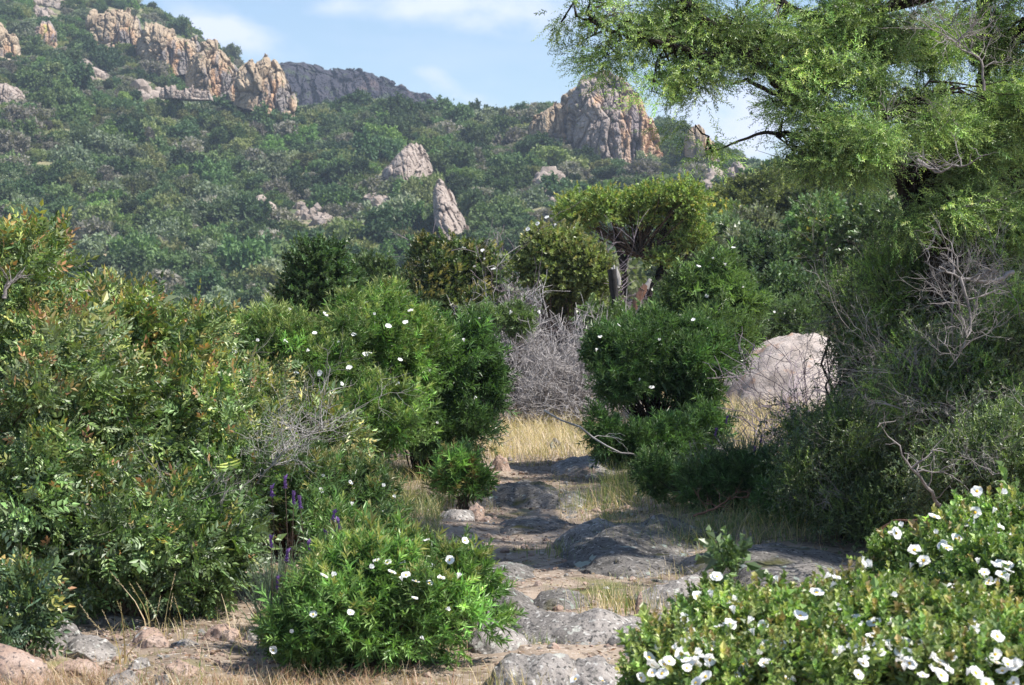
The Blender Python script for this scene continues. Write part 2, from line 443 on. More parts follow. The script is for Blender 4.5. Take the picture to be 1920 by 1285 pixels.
gz = hillz(gx, gy)
V = np.stack([(gx - 960) / FPX * gy, gy, gz], -1).reshape(-1, 3)
idx = np.arange(V.shape[0]).reshape(gx.shape)
F = np.stack([idx[:-1, :-1], idx[:-1, 1:], idx[1:, 1:], idx[1:, :-1]], -1).reshape(-1, 4)
tag(link('hillside', build_mesh('hillside', [(V, F, None)], M['hill'], True)), kind='structure')

def hill_at(px, py):
    """distance at which the hill is first met in direction px,py (arrays)"""
    px = np.atleast_1d(np.asarray(px, float)); py = np.atleast_1d(np.asarray(py, float))
    ys = np.geomspace(60, 1200, 240)
    prof = smooth_interp(np.repeat(px[:, None], 240, 1), np.log(np.repeat(ys[None], len(px), 0)))
    hit = prof <= py[:, None]
    k = np.where(hit.any(1), hit.argmax(1), -1)
    return np.where(k >= 0, ys[k], np.nan)

# near ground
xs = np.arange(-18, 18.01, .07); ys_ = np.concatenate([np.arange(-6, 6, .25), np.arange(6, 26, .05), np.arange(26, 45.01, .15)])
gx, gy = np.meshgrid(xs, ys_)
edge = np.clip((np.abs(gx) - 14) / 4, 0, 1) ** 2 * 1.0 * np.clip((gy - 20) / 10, 0, 1)
V = np.stack([gx, gy, G(gx, gy) + .006 * fbm(gx * 9, gy * 9, 0, 2, 3) - edge], -1).reshape(-1, 3)
idx = np.arange(V.shape[0]).reshape(gx.shape)
F = np.stack([idx[:-1, :-1], idx[:-1, 1:], idx[1:, 1:], idx[1:, :-1]], -1).reshape(-1, 4)
tag(link('ground', build_mesh('ground', [(V, F, None)], M['ground'], True)), kind='structure')

# ------------------------------------------------------------------ crags on the hill
def crag(name, label, xs_, tops, bots, Y, depth, mat, seed, cell=5.0, amp=1.0, lean=.35, jag=1.0, cat='rock crag', kind=None, group=None, nu=None):
    px = np.asarray(xs_, float); W = (px[-1] - px[0]) / FPX * Y
    res = max(.12, W / 480); nu = int(W / res); nv = 250
    u = np.linspace(px[0], px[-1], nu)
    T = np.interp(u, px, tops); B = np.interp(u, px, bots)
    top = at(u, T, Y); bot = at(u, B, Y)
    s = np.linspace(0, 1, nv); front = int(nv * .68)
    h = np.where(np.arange(nv) < front, np.arange(nv) / front, 1 - (np.arange(nv) - front) / (nv - front))
    hf = np.where(np.arange(nv) < front, 1, 0)
    X = np.repeat(top[None, :, 0], nv, 0)
    e = np.clip(np.sin(np.linspace(0, math.pi, nu)), 0, 1) ** .5
    Hh = (top[:, 2] - bot[:, 2])[None]
    prof = 1 - (1 - h[:, None]) ** 1.25
    Z = bot[None, :, 2] + Hh * prof
    dep = depth * (.25 + .75 * e)[None]
    curve = np.where(hf[:, None] > 0, -(1 - h[:, None] ** 1.6 * (1 - .0)) * dep * lean - dep * .5 * (1 - h[:, None] ** 6), dep * (1 - h[:, None]) + dep * .2)
    Yv = Y + curve
    wx = X + .6 * cell * .25 * fbm(X / cell, Yv / cell, Z / cell, 3, seed)
    wz = Z + .6 * cell * .35 * fbm(X / cell + 7, Yv / cell, Z / cell, 3, seed + 5)
    side = wx + Yv * .15
    f1, f2, c1 = worley(side / cell, wz / (cell * 2.6), seed)
    g1, g2, c2 = worley(side / (cell * .36), wz / (cell * 1.0), seed + 3)
    k1, k2, c3 = worley(side / (cell * .13), wz / (cell * .2), seed + 4)
    big = fbm(X / (cell * 2.5), 0 * X, Z / (cell * 5), 2, seed + 9)
    d = amp * cell * (.42 * (c1 - .5) + .26 * (c2 - .5) + .11 * (c3 - .5) - .34 * np.exp(-(f2 - f1) * 14) - .2 * np.exp(-(g2 - g1) * 11) - .06 * np.exp(-(k2 - k1) * 8) + .3 * big + .06 * fbm(X / 1.1, Yv / 1.1, Z / 1.4, 3, seed + 8))
    w = np.clip(h[:, None] * 6, 0, 1)
    sgn = np.where(hf[:, None] > 0, -1.0, .6)
    Yv = Yv + sgn * d * (.4 + .6 * w)
    X = X + d * .35 * (np.linspace(-1, 1, nu)[None]) + .3 * amp * cell * (c2 - .5) * .4
    Z = Z + jag * h[:, None] ** 3 * (cell * .5 * (c1 - .5) + cell * .25 * (c2 - .5) + cell * .1 * (c3 - .5))
    base = np.array([top[nu // 2, 0], Y, bot[:, 2].min()])
    V = np.stack([X, Yv, Z], -1).reshape(-1, 3) - base
    idx = np.arange(nv * nu).reshape(nv, nu)
    F = np.stack([idx[:-1, :-1], idx[:-1, 1:], idx[1:, 1:], idx[1:, :-1]], -1).reshape(-1, 4)
    o = link(name, build_mesh(name, [(V, F, None)], mat, False), None, base)
    if kind: return tag(o, kind=kind)
    return tag(o, label, cat, group)

CG = 'rock crags standing out of the hillside'
C = lambda lab, *a, **k: crag('rock_crag', lab, *a, group=CG, **k)
C('jagged brown rock crag with a rounded top, highest of the row on the hill', [158, 172, 190, 215, 240, 262, 272], [60, 28, 20, 14, 18, 34, 70], [120, 110, 112, 118, 108, 100, 105], 560, 9, M['crag'], 2, cell=5, amp=.9)
C('orange rock crag between the highest crag and the one on the skyline', [258, 275, 295, 325, 350, 368, 382], [75, 52, 50, 62, 72, 66, 90], [130, 130, 140, 150, 145, 140, 140], 545, 9, M['crag'], 3, cell=5, amp=.9)
C('broad tan and orange crag with a flat shrubby top against the sky', [352, 366, 385, 405, 425, 440, 449], [110, 92, 84, 82, 98, 116, 150], [165, 170, 180, 190, 195, 195, 190], 515, 10, M['crag'], 4, cell=5, amp=.9)
C('pale pinnacle crag, last of the row before the dark mountain', [440, 455, 470, 488, 498, 512, 530, 545, 560], [150, 135, 128, 118, 110, 114, 132, 160, 200], [200, 205, 210, 215, 218, 220, 222, 222, 222], 500, 10, M['crag'], 5, cell=5, amp=.9)
C('small upright rock fins high on the hill edge', [-20, 0, 12, 25, 38, 48], [50, 44, 58, 60, 85, 115], [110, 110, 115, 122, 125, 125], 520, 6, M['crag'], 6, cell=4, amp=.8)
C('pale rock patch among bushes beside the upright fins', [52, 65, 78, 92, 106, 112], [80, 50, 40, 48, 68, 90], [92, 90, 88, 90, 92, 95], 540, 6, M['crag_grey'], 7, cell=4, amp=.8)
C('low pale pink boulder crag half way up the hill edge', [-30, 0, 15, 30, 44, 54], [160, 160, 158, 165, 176, 205], [222, 218, 218, 216, 212, 215], 450, 6, M['scree'], 8, cell=4, amp=.8, jag=.4)
C('low band of small rocks under the pinnacle crag', [300, 330, 350, 375, 392, 400], [168, 165, 166, 166, 170, 184], [185, 186, 188, 188, 188, 190], 480, 3, M['scree'], 18, cell=2.5, amp=.8)
C('tall grey and orange rock tower with vertical pillars', [1060, 1075, 1090, 1105, 1125, 1150, 1180, 1205, 1222, 1236, 1248], [200, 172, 146, 134, 132, 146, 150, 192, 225, 262, 300], [300, 310, 325, 335, 345, 345, 345, 342, 340, 340, 345], 440, 14, M['crag_grey'], 11, cell=5.2, amp=1.0)
C('stepped rock shoulder leaning against the tall rock tower', [988, 1002, 1020, 1040, 1060, 1080, 1100, 1110], [236, 212, 200, 186, 182, 170, 165, 200], [255, 262, 268, 275, 280, 290, 300, 310], 446, 9, M['crag'], 12, cell=4.5, amp=.9)
C('squat reddish rock crag past the tall tower', [1282, 1296, 1312, 1328, 1342, 1350], [265, 245, 240, 250, 272, 295], [295, 300, 302, 304, 306, 308], 430, 6, M['crag'], 13, cell=4, amp=.9)
crag('rock_outcrop', 'triangular patch of bare pale rock in the middle of the slope', [722, 742, 758, 772, 788, 802, 816], [326, 296, 276, 264, 276, 292, 322], [346, 352, 354, 354, 352, 350, 344], float(hill_at(770, 345)[0]), 16, M['scree'], 31, cell=2.6, amp=.9, lean=1.0, cat='rock outcrop', group='bare rock patches on the slope')
crag('rock_outcrop', 'long rib of bare pale rock running down the slope', [814, 824, 836, 848, 860, 872, 886], [356, 344, 350, 366, 388, 412, 446], [400, 430, 446, 456, 462, 464, 464], float(hill_at(850, 450)[0]), 16, M['scree'], 32, cell=2.8, amp=.9, lean=1.0, cat='rock outcrop', group='bare rock patches on the slope')
C('small pink rock knob beside the gap in the big tree', [1362, 1374, 1388, 1400, 1410], [330, 312, 308, 318, 335], [345, 346, 348, 350, 352], 330, 4, M['scree'], 14, cell=2.5, amp=.8)
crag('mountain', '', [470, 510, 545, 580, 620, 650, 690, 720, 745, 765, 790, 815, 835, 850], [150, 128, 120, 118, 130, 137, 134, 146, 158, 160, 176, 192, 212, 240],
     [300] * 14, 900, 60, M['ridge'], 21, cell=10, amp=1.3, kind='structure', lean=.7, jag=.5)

# ------------------------------------------------------------------ rocks
ICO = {}
def ico(level):
    if level not in ICO:
        import bmesh
        bm = bmesh.new(); bmesh.ops.create_icosphere(bm, subdivisions=level, radius=1)
        ICO[level] = (np.array([v.co[:] for v in bm.verts]), np.array([[v.index for v in f.verts] for f in bm.faces])); bm.free()
    V, F = ICO[level]; return V.copy(), F
def rockgeo(r, seed, level=4, planes=9, rough=.10, flat_top=None):
    rg = rngf(seed); V, F = ico(level)
    for _ in range(planes):
        n = nrm(rg.normal(size=(1, 3)))[0]; d = rg.uniform(.55, .92)
        k = V @ n - d; V = V - np.clip(k, 0, None)[:, None] * n * .92
    if flat_top: V[:, 2] = np.where(V[:, 2] > flat_top, flat_top + (V[:, 2] - flat_top) * .25, V[:, 2])
    n = fbm(V[:, 0] * 1.6 + seed, V[:, 1] * 1.6, V[:, 2] * 1.6, 3, seed)
    n2 = fbm(V[:, 0] * 6 + seed, V[:, 1] * 6, V[:, 2] * 6, 4, seed + 3, .6)
    V = V * (1 + rough * n + rough * .38 * n2)[:, None]
    V = V * np.array(r)
    return V, F
def rock(px, py, rpx, rpy, Y=None, depth=None, mat='granite', label='', seed=1, level=5, planes=9, rough=.12, sink=.45, name='rock', group=None, rotz=0, cat='rock', flat=None, h=None):
    """px,py centre of the visible rock; rpx,rpy half sizes in photo pixels; Y its distance (ground contact if None)"""
    if Y is None: Y = CAM_Z * FPX / max(py + rpy * .6 - 560, 30)
    if h and h < .6:               # a low slab: its front and back edges on the ground give its depth
        Yf = CAM_Z * FPX / (py + rpy - 560); Yb = (CAM_Z - h * .8) * FPX / (py - rpy - 560)
        Y = (Yf + Yb) / 2; depth = max((Yb - Yf) / 2 * 1.12, .3)
    x = (px - 960) / FPX * Y; rx = rpx / FPX * Y
    ry = depth if depth else rx * .9
    ctr_z = at(px, py, Y)[2]; topz = at(px, py - rpy, Y)[2]
    gz_ = float(G(x, Y))
    h0 = h; h = h or max(topz - gz_, .03)
    rz = h / (1 - sink + .0)
    if h0:
        rz = h * 2.0; rx /= .87; ry /= .87
        V, F = rockgeo((rx, ry, rz), seed, level, 3 if planes else 0, rough * .9)
        V[:, 2] += (.22 if planes else .05) * h * fbm(V[:, 0] * 2.2, V[:, 1] * 4.5 + seed, 0, 3, seed)
    else: V, F = rockgeo((rx, ry, rz), seed, level, planes, rough, flat)
    V = V @ rot('z', rotz).T
    V[:, 2] += h - V[:, 2].max()
    o = link(name, build_mesh(name, [(V, F, None)], M[mat], True), None, (x, Y, gz_))
    return tag(o, label, cat, group)

RG = 'granite slabs and rocks along the path'
rock(1085, 1165, 125, 62, Y=9.1, depth=1.15, mat='granite', h=0.15, flat=.35, seed=11, level=6, sink=.35, label='large rounded pale granite slab in the middle of the path', group=RG, rough=.09, cat='rock slab')
rock(1005, 1262, 85, 45, Y=8.0, depth=.42, mat='granite', h=0.12, flat=.35, seed=12, level=6, sink=.4, label='rounded granite slab below the large pale path slab', group=RG, cat='rock slab')
rock(975, 1100, 110, 44, Y=10.6, depth=.9, mat='granite_dark', h=0.16, flat=.35, seed=13, level=6, sink=.35, label='dark grey rounded slab half across the path beside the bright green shrub', group=RG, cat='rock slab')
rock(1255, 1010, 190, 52, Y=12.2, depth=1.3, mat='granite_dark', h=0.17, flat=.35, seed=14, level=6, sink=.3, label='broad dark lichen-spotted slab in the tree shade', group=RG, cat='rock slab')
rock(1130, 992, 100, 36, Y=13.2, depth=.9, mat='granite', h=0.16, flat=.35, seed=15, level=6, sink=.3, label='sun-flecked grey slab behind the lichen-spotted slab', group=RG, cat='rock slab')
rock(1270, 1085, 110, 40, Y=10.9, depth=.8, mat='granite', h=0.14, flat=.35, seed=16, level=6, sink=.3, label='grey brown slab between the path grass and the white-flowered shrubs', group=RG, cat='rock slab')
rock(1450, 1050, 170, 45, Y=11.2, depth=.8, mat='granite_dark', h=0.14, flat=.35, seed=17, level=5, sink=.3, label='almost black slab under the tangled dead branches', group=RG, cat='rock slab')
rock(985, 915, 110, 32, Y=16.2, depth=1.7, mat='granite_dark', h=0.14, flat=.35, seed=18, level=6, sink=.3, label='dark striped slab lying across the far end of the shaded path', group=RG, cat='rock slab')
rock(990, 962, 95, 20, Y=14.7, depth=.5, mat='granite_dark', h=0.07, flat=.35, seed=19, level=6, sink=.3, label='low dark ledge just in front of the striped slab', group=RG, cat='rock slab')
rock(1100, 862, 70, 26, Y=18.5, depth=.9, mat='granite', h=0.10, flat=.35, seed=20, level=5, sink=.3, label='pale flat slab at the edge of the straw-coloured grass', group=RG, cat='rock slab')
for q, (a, b, c, d, h_, m_, lab) in enumerate([(930, 1195, 70, 36, .10, 'granite', 'half-buried grey slab between the bright green shrub and the large pale slab'),
        (1110, 1262, 60, 34, .10, 'granite', 'low cracked slab between the lowest slab and the flower mound'), (955, 1040, 60, 20, .06, 'granite_dark', 'thin flat slab of grey bedrock in the dappled stretch of path'),
        (1050, 1098, 60, 22, .08, 'granite_dark', 'dark bedrock hump right above the large pale slab'), (1075, 925, 50, 26, .08, 'granite_dark', 'shaded slab under the grass at the far bend of the path'),
        (890, 1120, 50, 36, .10, 'granite_dark', 'bedrock slab half hidden under the bright green shrub'), (1185, 1185, 60, 30, .09, 'granite', 'flat grey slab touching the nearest flower mound')]):
    rock(a, b, c, d, mat=m_, h=h_, seed=40 + q, level=5, label=lab, group=RG, cat='rock slab')
rock(938, 866, 22, 13, Y=18.2, mat='granite_pink', seed=22, level=4, label='small pale pink stone at the grass edge', group=RG)
rock(1040, 829, 20, 8, Y=20.5, mat='granite_dark', seed=23, level=4, label='small dark stone in the dry grass', group=RG)
rock(855, 972, 36, 18, Y=14.3, mat='granite', seed=24, level=4, label='grey stone below the little green seedling shrub', group=RG)
rock(893, 962, 22, 20, Y=14.4, mat='granite_pink', seed=25, level=4, label='upright pinkish stone beside the grey stone', group=RG)
rock(1203, 1122, 16, 14, Y=9.9, mat='granite_pink', seed=26, level=4, label='reddish stone in the grass tuft by the large pale slab', group=RG)
rock(1213, 1147, 15, 13, Y=9.5, mat='granite_pink', seed=27, level=4, label='second reddish stone just below the first by the pale slab', group=RG)
rock(1240, 1170, 40, 22, Y=9.3, mat='granite', seed=28, level=4, label='mossy grey stone beside the two reddish stones', group=RG)
rock(1200, 770, 40, 24, Y=24, depth=.6, mat='granite', seed=29, level=4, label='pale stone glimpsed through the dark leafy shrub', group=RG)
rock(1500, 690, 165, 68, Y=29.5, depth=2.2, mat='granite_pale', h=1.10, seed=31, level=6, sink=.35, planes=0, rough=.035, label='big smooth pale boulder behind the shrubs', name='boulder', cat='boulder')
BG = 'pale stones heaped at the foot of the big shrub'
bl = [(20, 1278, 85, 52, 7.9, 'granite_pink', 'large pinkish boulder with an orange face at the very corner of the heap'),
      (112, 1218, 46, 44, 8.6, 'granite', 'tall grey boulder with pink stains against the leaves'),
      (168, 1232, 52, 26, 8.5, 'granite', 'long low grey rock leaning on the tall grey boulder'),
      (150, 1266, 52, 22, 8.1, 'granite_pink', 'rounded pink rock in front of the long low grey rock'),
      (278, 1212, 46, 24, 8.8, 'granite_pink', 'orange-pink rock behind the pale grass stalks'),
      (340, 1222, 30, 16, 8.7, 'granite', 'whitish flat rock beside the orange-pink rock'),
      (412, 1212, 40, 30, 8.9, 'granite_pink', 'rounded peach-coloured rock at the end of the heap'),
      (262, 1256, 26, 15, 8.2, 'granite', 'small slate-grey stone in the middle of the heap'),
      (230, 1278, 50, 18, 7.8, 'granite', 'flat pale grey slab at the bottom of the heap'),
      (345, 1262, 42, 18, 8.1, 'granite_pink', 'dull mauve stone sunk in the red soil'),
      (60, 1205, 40, 24, 9.0, 'granite', 'grey stone tucked under the leaves behind the tall boulder'),
      (205, 1190, 60, 22, 9.4, 'granite', 'shaded grey rock deep under the big shrub'),
      (470, 1200, 24, 13, 8.9, 'granite', 'little pale stone beside the bright green shrub'),
      (300, 1280, 24, 12, 7.8, 'granite', 'small pale angular stone in the dry grass')]
for i, (a, b, c, d, Y_, m_, lab) in enumerate(bl):
    rock(a, b - d * .15, c * 1.15, d * 1.3, Y=Y_, mat=m_, seed=60 + i, level=5, planes=12, label=lab, group=BG, sink=.3)

# pebbles and litter on the path: nobody could count them
def scatter_stones(name, n, xr, yr, size, mat, seed, cond=None):
    rg = rngf(seed); x = rg.uniform(*xr, n); y = rg.uniform(*yr, n)
    if cond is not None: k = cond(x, y); x, y = x[k], y[k]
    n = len(x); V0, F0 = rockgeo((1, .8, .6), seed, 2, 7, .15)
    tp = Tmpl(V0, F0, np.zeros(len(V0)))
    d = nrm(np.stack([rg.normal(0, .3, n), rg.normal(0, .3, n), np.ones(n)], -1))
    s = size * rg.lognormal(0, .55, n)
    V, F = stamp(tp, np.stack([x, y, G(x, y) + s * .2], -1), basis(d, rg), s)
    return tag(link(name, build_mesh(name, [(V, F, None)], M[mat], False)), kind='stuff')
scatter_stones('path_gravel', 5200, (-1.3, 1.3), (7, 20), .009, 'granite_pink', 71, lambda x, y: np.abs(x - .1) < .9 + .2 * np.sin(y))
scatter_stones('bank_gravel', 1500, (-2.4, -.9), (7.2, 9.2), .007, 'granite_pink', 72)

# ------------------------------------------------------------------ grasses
def blades(x, y, h, lean, w, rg, col, K=4, droop=.5, z=None):
    n = len(x); a = rg.uniform(0, 2 * math.pi, n)
    dx, dy = np.cos(a) * lean * h, np.sin(a) * lean * h
    t = np.linspace(0, 1, K)
    z0 = G(x, y) if z is None else z
    P = np.stack([x[:, None] + dx[:, None] * t ** 1.8, y[:, None] + dy[:, None] * t ** 1.8, z0[:, None] - .01 + h[:, None] * (t - droop * lean[:, None] * t ** 2 * .5)], -1)
    side = np.stack([-np.sin(a + rg.normal(0, .8, n)), np.cos(a), np.zeros(n)], -1)[:, None] * (w[:, None] * (1 - t * .85) * .5)[..., None]
    V = np.stack([P - side, P + side], 2)
    idx = np.arange(n * K * 2).reshape(n, K, 2)
    F = np.stack([idx[:, :-1, 0], idx[:, :-1, 1], idx[:, 1:, 1], idx[:, 1:, 0]], -1).reshape(-1, 4)
    return V.reshape(-1, 3), F, np.repeat(col, K * 2, 0)
def pick(rg, n, cols, var=.15):
    cols = np.array(cols); c = cols[rg.integers(0, len(cols), n)]
    return np.clip(c * rg.lognormal(0, var, (n, 1)), 0, 1)
STRAW = [(.56, .43, .24), (.64, .52, .33), (.50, .37, .22), (.60, .49, .36), (.36, .32, .14)]
GREEN = [(.10, .17, .04), (.14, .21, .05), (.20, .22, .07), (.30, .28, .12)]
def grass(name, n, xr, yr, h, w, cols, seed, clump=0.0, cond=None, lean=.62):
    rg = rngf(seed); x = rg.uniform(*xr, n); y = rg.uniform(*yr, n)
    keep = vnoise(x * 2.2, y * 2.2, 0, seed) + .6 * vnoise(x * .7, y * .7, 0, seed + 1) > rg.uniform(-1, 1, n) * .5 + clump
    if cond is not None: keep &= cond(x, y)
    x, y = x[keep], y[keep]; n = len(x)
    V, F, Cc = blades(x, y, h * rg.uniform(.4, 1.25, n), rg.uniform(.1, lean * 2, n), w * rg.uniform(.6, 1.4, n), rg, pick(rg, n, cols))
    return tag(link(name, build_mesh(name, [(V, F, Cc)], M['leaf'], False)), kind='stuff')
grass('dry_grass', 90000, (-4, 9), (18.8, 34), .26, .006, STRAW, 81, -.3)
grass('path_edge_grass', 30000, (-2.0, 2.4), (7.2, 19), .10, .0035, STRAW + GREEN, 82, .2, lambda x, y: np.abs(x - .12) > .22)
grass('shade_grass', 46000, (-1.8, 3.4), (12.3, 18.4), .20, .004, GREEN + STRAW[:1], 83, -.1, lambda x, y: (x > .55 + .05 * (y - 12)) | (x < -.45 - .03 * (y - 12)))
grass('bank_grass', 17000, (-2.3, -.2), (7.0, 9.3), .11, .003, [(.45, .33, .2), (.36, .25, .16), (.5, .4, .27), (.40, .22, .15)], 84, 0)
# leaf litter
rg = rngf(85); n = 9000
x = rg.uniform(-1.8, 3.8, n); y = rg.uniform(7.2, 18, n)
tp = t_single(.022, .007)
d = nrm(np.stack([rg.normal(size=n), rg.normal(size=n), rg.normal(0, .15, n)], -1))
V, F = stamp(tp, np.stack([x, y, G(x, y) + .012], -1), basis(d, rg), rg.uniform(.5, 1.6, n))
tag(link('leaf_litter', build_mesh('leaf_litter', [(V, F, np.repeat(pick(rg, n, [(.22, .12, .07), (.32, .2, .12), (.14, .09, .06), (.4, .3, .2)]), 4, 0))], M['leaf'])), kind='stuff')

def tuft(px, py, Y, n, h, label, cols, seed, group='grass tufts and stalks', spread=.06, w=.004, heads=False, lean=.5):
    rg = rngf(seed); x0 = (px - 960) / FPX * Y; z0 = float(G(x0, Y))
    x = rg.normal(0, spread, n); y = rg.normal(0, spread, n)
    hh = h * rg.uniform(.5, 1.1, n)
    V, F, Cc = blades(x, y, hh, rg.uniform(.1, lean, n), w * rg.uniform(.7, 1.3, n), rg, pick(rg, n, cols), z=np.zeros(n))
    t = thing('grass_tuft', label, 'grass tuft', (x0, Y, z0), group)
    link('blades', build_mesh('blades', [(V, F, Cc)], M['leaf']), t)
    if heads:
        tips = V.reshape(n, 4, 2, 3).mean(2); d = tips[:, -1] - tips[:, -2]
        tp = t_whorl(10, .018, .004, .07, 3, (.1, .5))
        V2, F2 = stamp(tp, tips[:, -1] - nrm(d) * .02, basis(d, rg), rg.uniform(.8, 1.3, n))
        link('seed_heads', build_mesh('seed_heads', [(V2, F2, np.broadcast_to((.55, .45, .3), (len(V2), 3)))], M['leaf']), t)['kind'] = 'stuff'
    return t
tuft(222, 1235, 8.3, 7, .26, 'thick pale dry grass stalks rising from the stone heap', STRAW[:3], 91, spread=.03, w=.010, heads=True, lean=.7)
tuft(315, 1200, 8.9, 9, .26, 'cluster of thin pale stalks behind the whitish flat rock', STRAW[:4], 92, spread=.08, w=.007, heads=True)
tuft(460, 1200, 8.8, 10, .22, 'bleached stalks beside the small pale stone', STRAW[:4], 93, spread=.10, w=.006)
tuft(1150, 1085, 10.4, 260, .16, 'green and straw grass tuft between the grey slabs', GREEN + STRAW[:2], 94, spread=.13)
tuft(1175, 1120, 10.0, 160, .14, 'drying grass tuft behind the reddish stones', STRAW[:4] + GREEN[:2], 95, spread=.12)
tuft(1070, 1010, 12.6, 160, .12, 'low dark grass tuft at the near edge of the sun-flecked slab', GREEN, 96, spread=.16)
tuft(1000, 1205, 8.9, 90, .07, 'small yellow-green weeds in the crack of the pale slab', GREEN, 97, spread=.07)
tuft(950, 1275, 7.8, 200, .12, 'pale grass tuft beside the lowest path slab', STRAW[:3] + GREEN[2:], 98, spread=.1)
tuft(815, 930, 15.4, 240, .26, 'thin brownish grass in the shade beside the seedling shrub', [(.3, .24, .12), (.2, .18, .08)], 99, spread=.16)
tuft(1215, 930, 15.6, 320, .34, 'tall green shaded grass under the dark leafy shrub', GREEN, 100, spread=.25)
tuft(1130, 940, 15.4, 260, .22, 'grass tuft where shade meets the path by the ledge', GREEN + STRAW[:1], 101, spread=.2)

# ------------------------------------------------------------------ shrubs
def Lb(px, py, Y, rpx, rpy, ry=None, w=1.0):
    c = at(px, py, Y); rx = rpx / FPX * Y; rz = rpy / FPX * Y
    return (*c, rx, (rx + rz) / 2 if ry is None else ry, rz, w)

def crown(rg, lobes, base, nclump, cr, zmin=.03, shell=(.55, 1.12), lump=.3, spike=1.3):
    L = np.array(lobes); L[:, 3:6] = np.maximum(L[:, 3:6] - .7 * cr, .35 * L[:, 3:6])
    sub = []
    for l in L:                               # side shoots make the outline ragged
        for _ in range(4):
            dd = nrm(rg.normal(size=3) + np.array([0, 0, .3])); s_ = rg.uniform(.28, .5)
            sub.append([*(l[:3] + dd * l[3:6] * rg.uniform(.75, 1.0)), *(l[3:6] * s_), l[6] * 1.3])
    L[:, 3:6] *= .88; L = np.concatenate([L, np.array(sub)])
    area = (L[:, 3] * L[:, 5] + L[:, 3] * L[:, 4] + L[:, 4] * L[:, 5]) * L[:, 6]
    k = rg.choice(len(L), nclump, p=area / area.sum())
    d = nrm(rg.normal(size=(nclump, 3)))
    r = rg.uniform(shell[0], shell[1], nclump) ** 1
    r = r * (1 + lump * vnoise(d[:, 0] * 2.5 + k * 3.3, d[:, 1] * 2.5, d[:, 2] * 2.5, 77)) * np.where(rg.random(nclump) < .14, spike, 1)
    c = L[k, :3] + d * L[k, 3:6] * r[:, None]
    n = nrm(d / L[k, 3:6])
    gz_ = G(c[:, 0], c[:, 1])
    c[:, 2] = np.maximum(c[:, 2], gz_ + zmin + cr * .3)
    return c - np.array(base), n, d

def front(lobes, px, py, default):
    """where the view ray first meets the crown (used for blossoms seen in the photo)"""
    o = np.array([0, 0, CAM_Z]); p = at(px, py, 10.0); d = p - o
    best = None
    for (x, y, z, a, b, c, w) in lobes:
        s = np.array([a, b, c]) * .98
        oo = (o - np.array([x, y, z])) / s; dd = d / s
        A = dd @ dd; B = 2 * oo @ dd; Cq = oo @ oo - 1; D = B * B - 4 * A * Cq
        if D > 0:
            t = (-B - math.sqrt(D)) / (2 * A)
            if t > 0 and (best is None or t < best): best = t
    if best is None: best = default / 10.0
    return o + d * best

def petal_mesh(seed=5, crump=.09):
    r = random.Random(seed); V, F = [], []
    for k in range(5):
        a = k * 2 * math.pi / 5; o = len(V)
        for i, (rr, ww, zz) in enumerate([(.06, .08, .0), (.45, .52, .10), (.85, .74, .20), (1.0, .50, .17)]):
            for j in (-1, 0, 1):
                p = np.array([ww * j * r.uniform(.8, 1.0), rr * r.uniform(.9, 1.06) - .10 * abs(j) * (i > 1), zz * r.uniform(.4, 1.5) + crump * r.uniform(-1, 1) + .06 * abs(j) + k * .008])
                V.append(rot('z', a) @ p)
        for i in range(3):
            for j in range(2):
                q = o + i * 3 + j; F.append([q, q + 1, q + 4, q + 3])
    V = np.array(V) * .5; F = np.array(F)
    return V, F
PV, PF = petal_mesh()
def more(pts, lobes, n, seed):
    rg = rngf(seed); L = np.array(lobes)
    k = rg.integers(0, len(L), n); a = rg.uniform(0, 2 * math.pi, n); r = rg.uniform(0, .92, n) ** .5
    out_ = []
    for i in range(n):
        l = L[k[i]]; px = 960 + (l[0] + math.cos(a[i]) * r[i] * l[3]) / l[1] * FPX; py = 560 - (l[2] + math.sin(a[i]) * r[i] * l[5] - CAM_Z) / l[1] * FPX
        out_.append((px, py))
    return list(pts) + out_
FLOWERS = [build_mesh('flower', [(*petal_mesh(5 + q_, .06 + .03 * q_), None)], M['petal'], q_ % 2 == 0) for q_ in range(5)]
cv, cf = ico(2); CENTRE = build_mesh('flower_centre', [(cv * np.array([.13, .13, .08]) + np.array([0, 0, .05]), cf, None)], M['yolk'], True)
# half-closed blossom
bv = PV.copy(); rr_ = np.hypot(bv[:, 0], bv[:, 1]); bv[:, :2] *= .5; bv[:, 2] += rr_ * 1.0
BUD = build_mesh('flower', [(bv, PF, None)], M['petal'], True)

def blossoms(root, base, lobes, pts, size, default, seed, centres=True, out=.05):
    rg = rngf(seed)
    for (px, py) in pts:
        p = front(lobes, px, py, default)
        toward = nrm(np.array([0, 0, CAM_Z]) - p)
        p = p + toward * out
        d = nrm(toward * rg.uniform(.1, 1.0) + np.array([rg.normal(.2, .5), rg.normal(0, .3), rg.uniform(.2, 1.2)]))
        q = Vector(tuple(d)).to_track_quat('Z', 'Y')
        closed = rg.random() < .3
        f = bpy.data.objects.new('flower', BUD if closed else FLOWERS[rg.integers(0, 5)]); sc.collection.objects.link(f)
        f.parent = root; f.location = tuple(p - base)
        f.rotation_mode = 'QUATERNION'; f.rotation_quaternion = q @ Vector((0, 0, 1)).rotation_difference(Vector((0, 0, 1)))
        s = size * (.90 if centres else .72) * rg.uniform(.75, 1.15); f.scale = (s, s * rg.uniform(.85, 1.1), s)
        if centres and not closed:
            c = bpy.data.objects.new('flower_centre', CENTRE); sc.collection.objects.link(c); c.parent = f

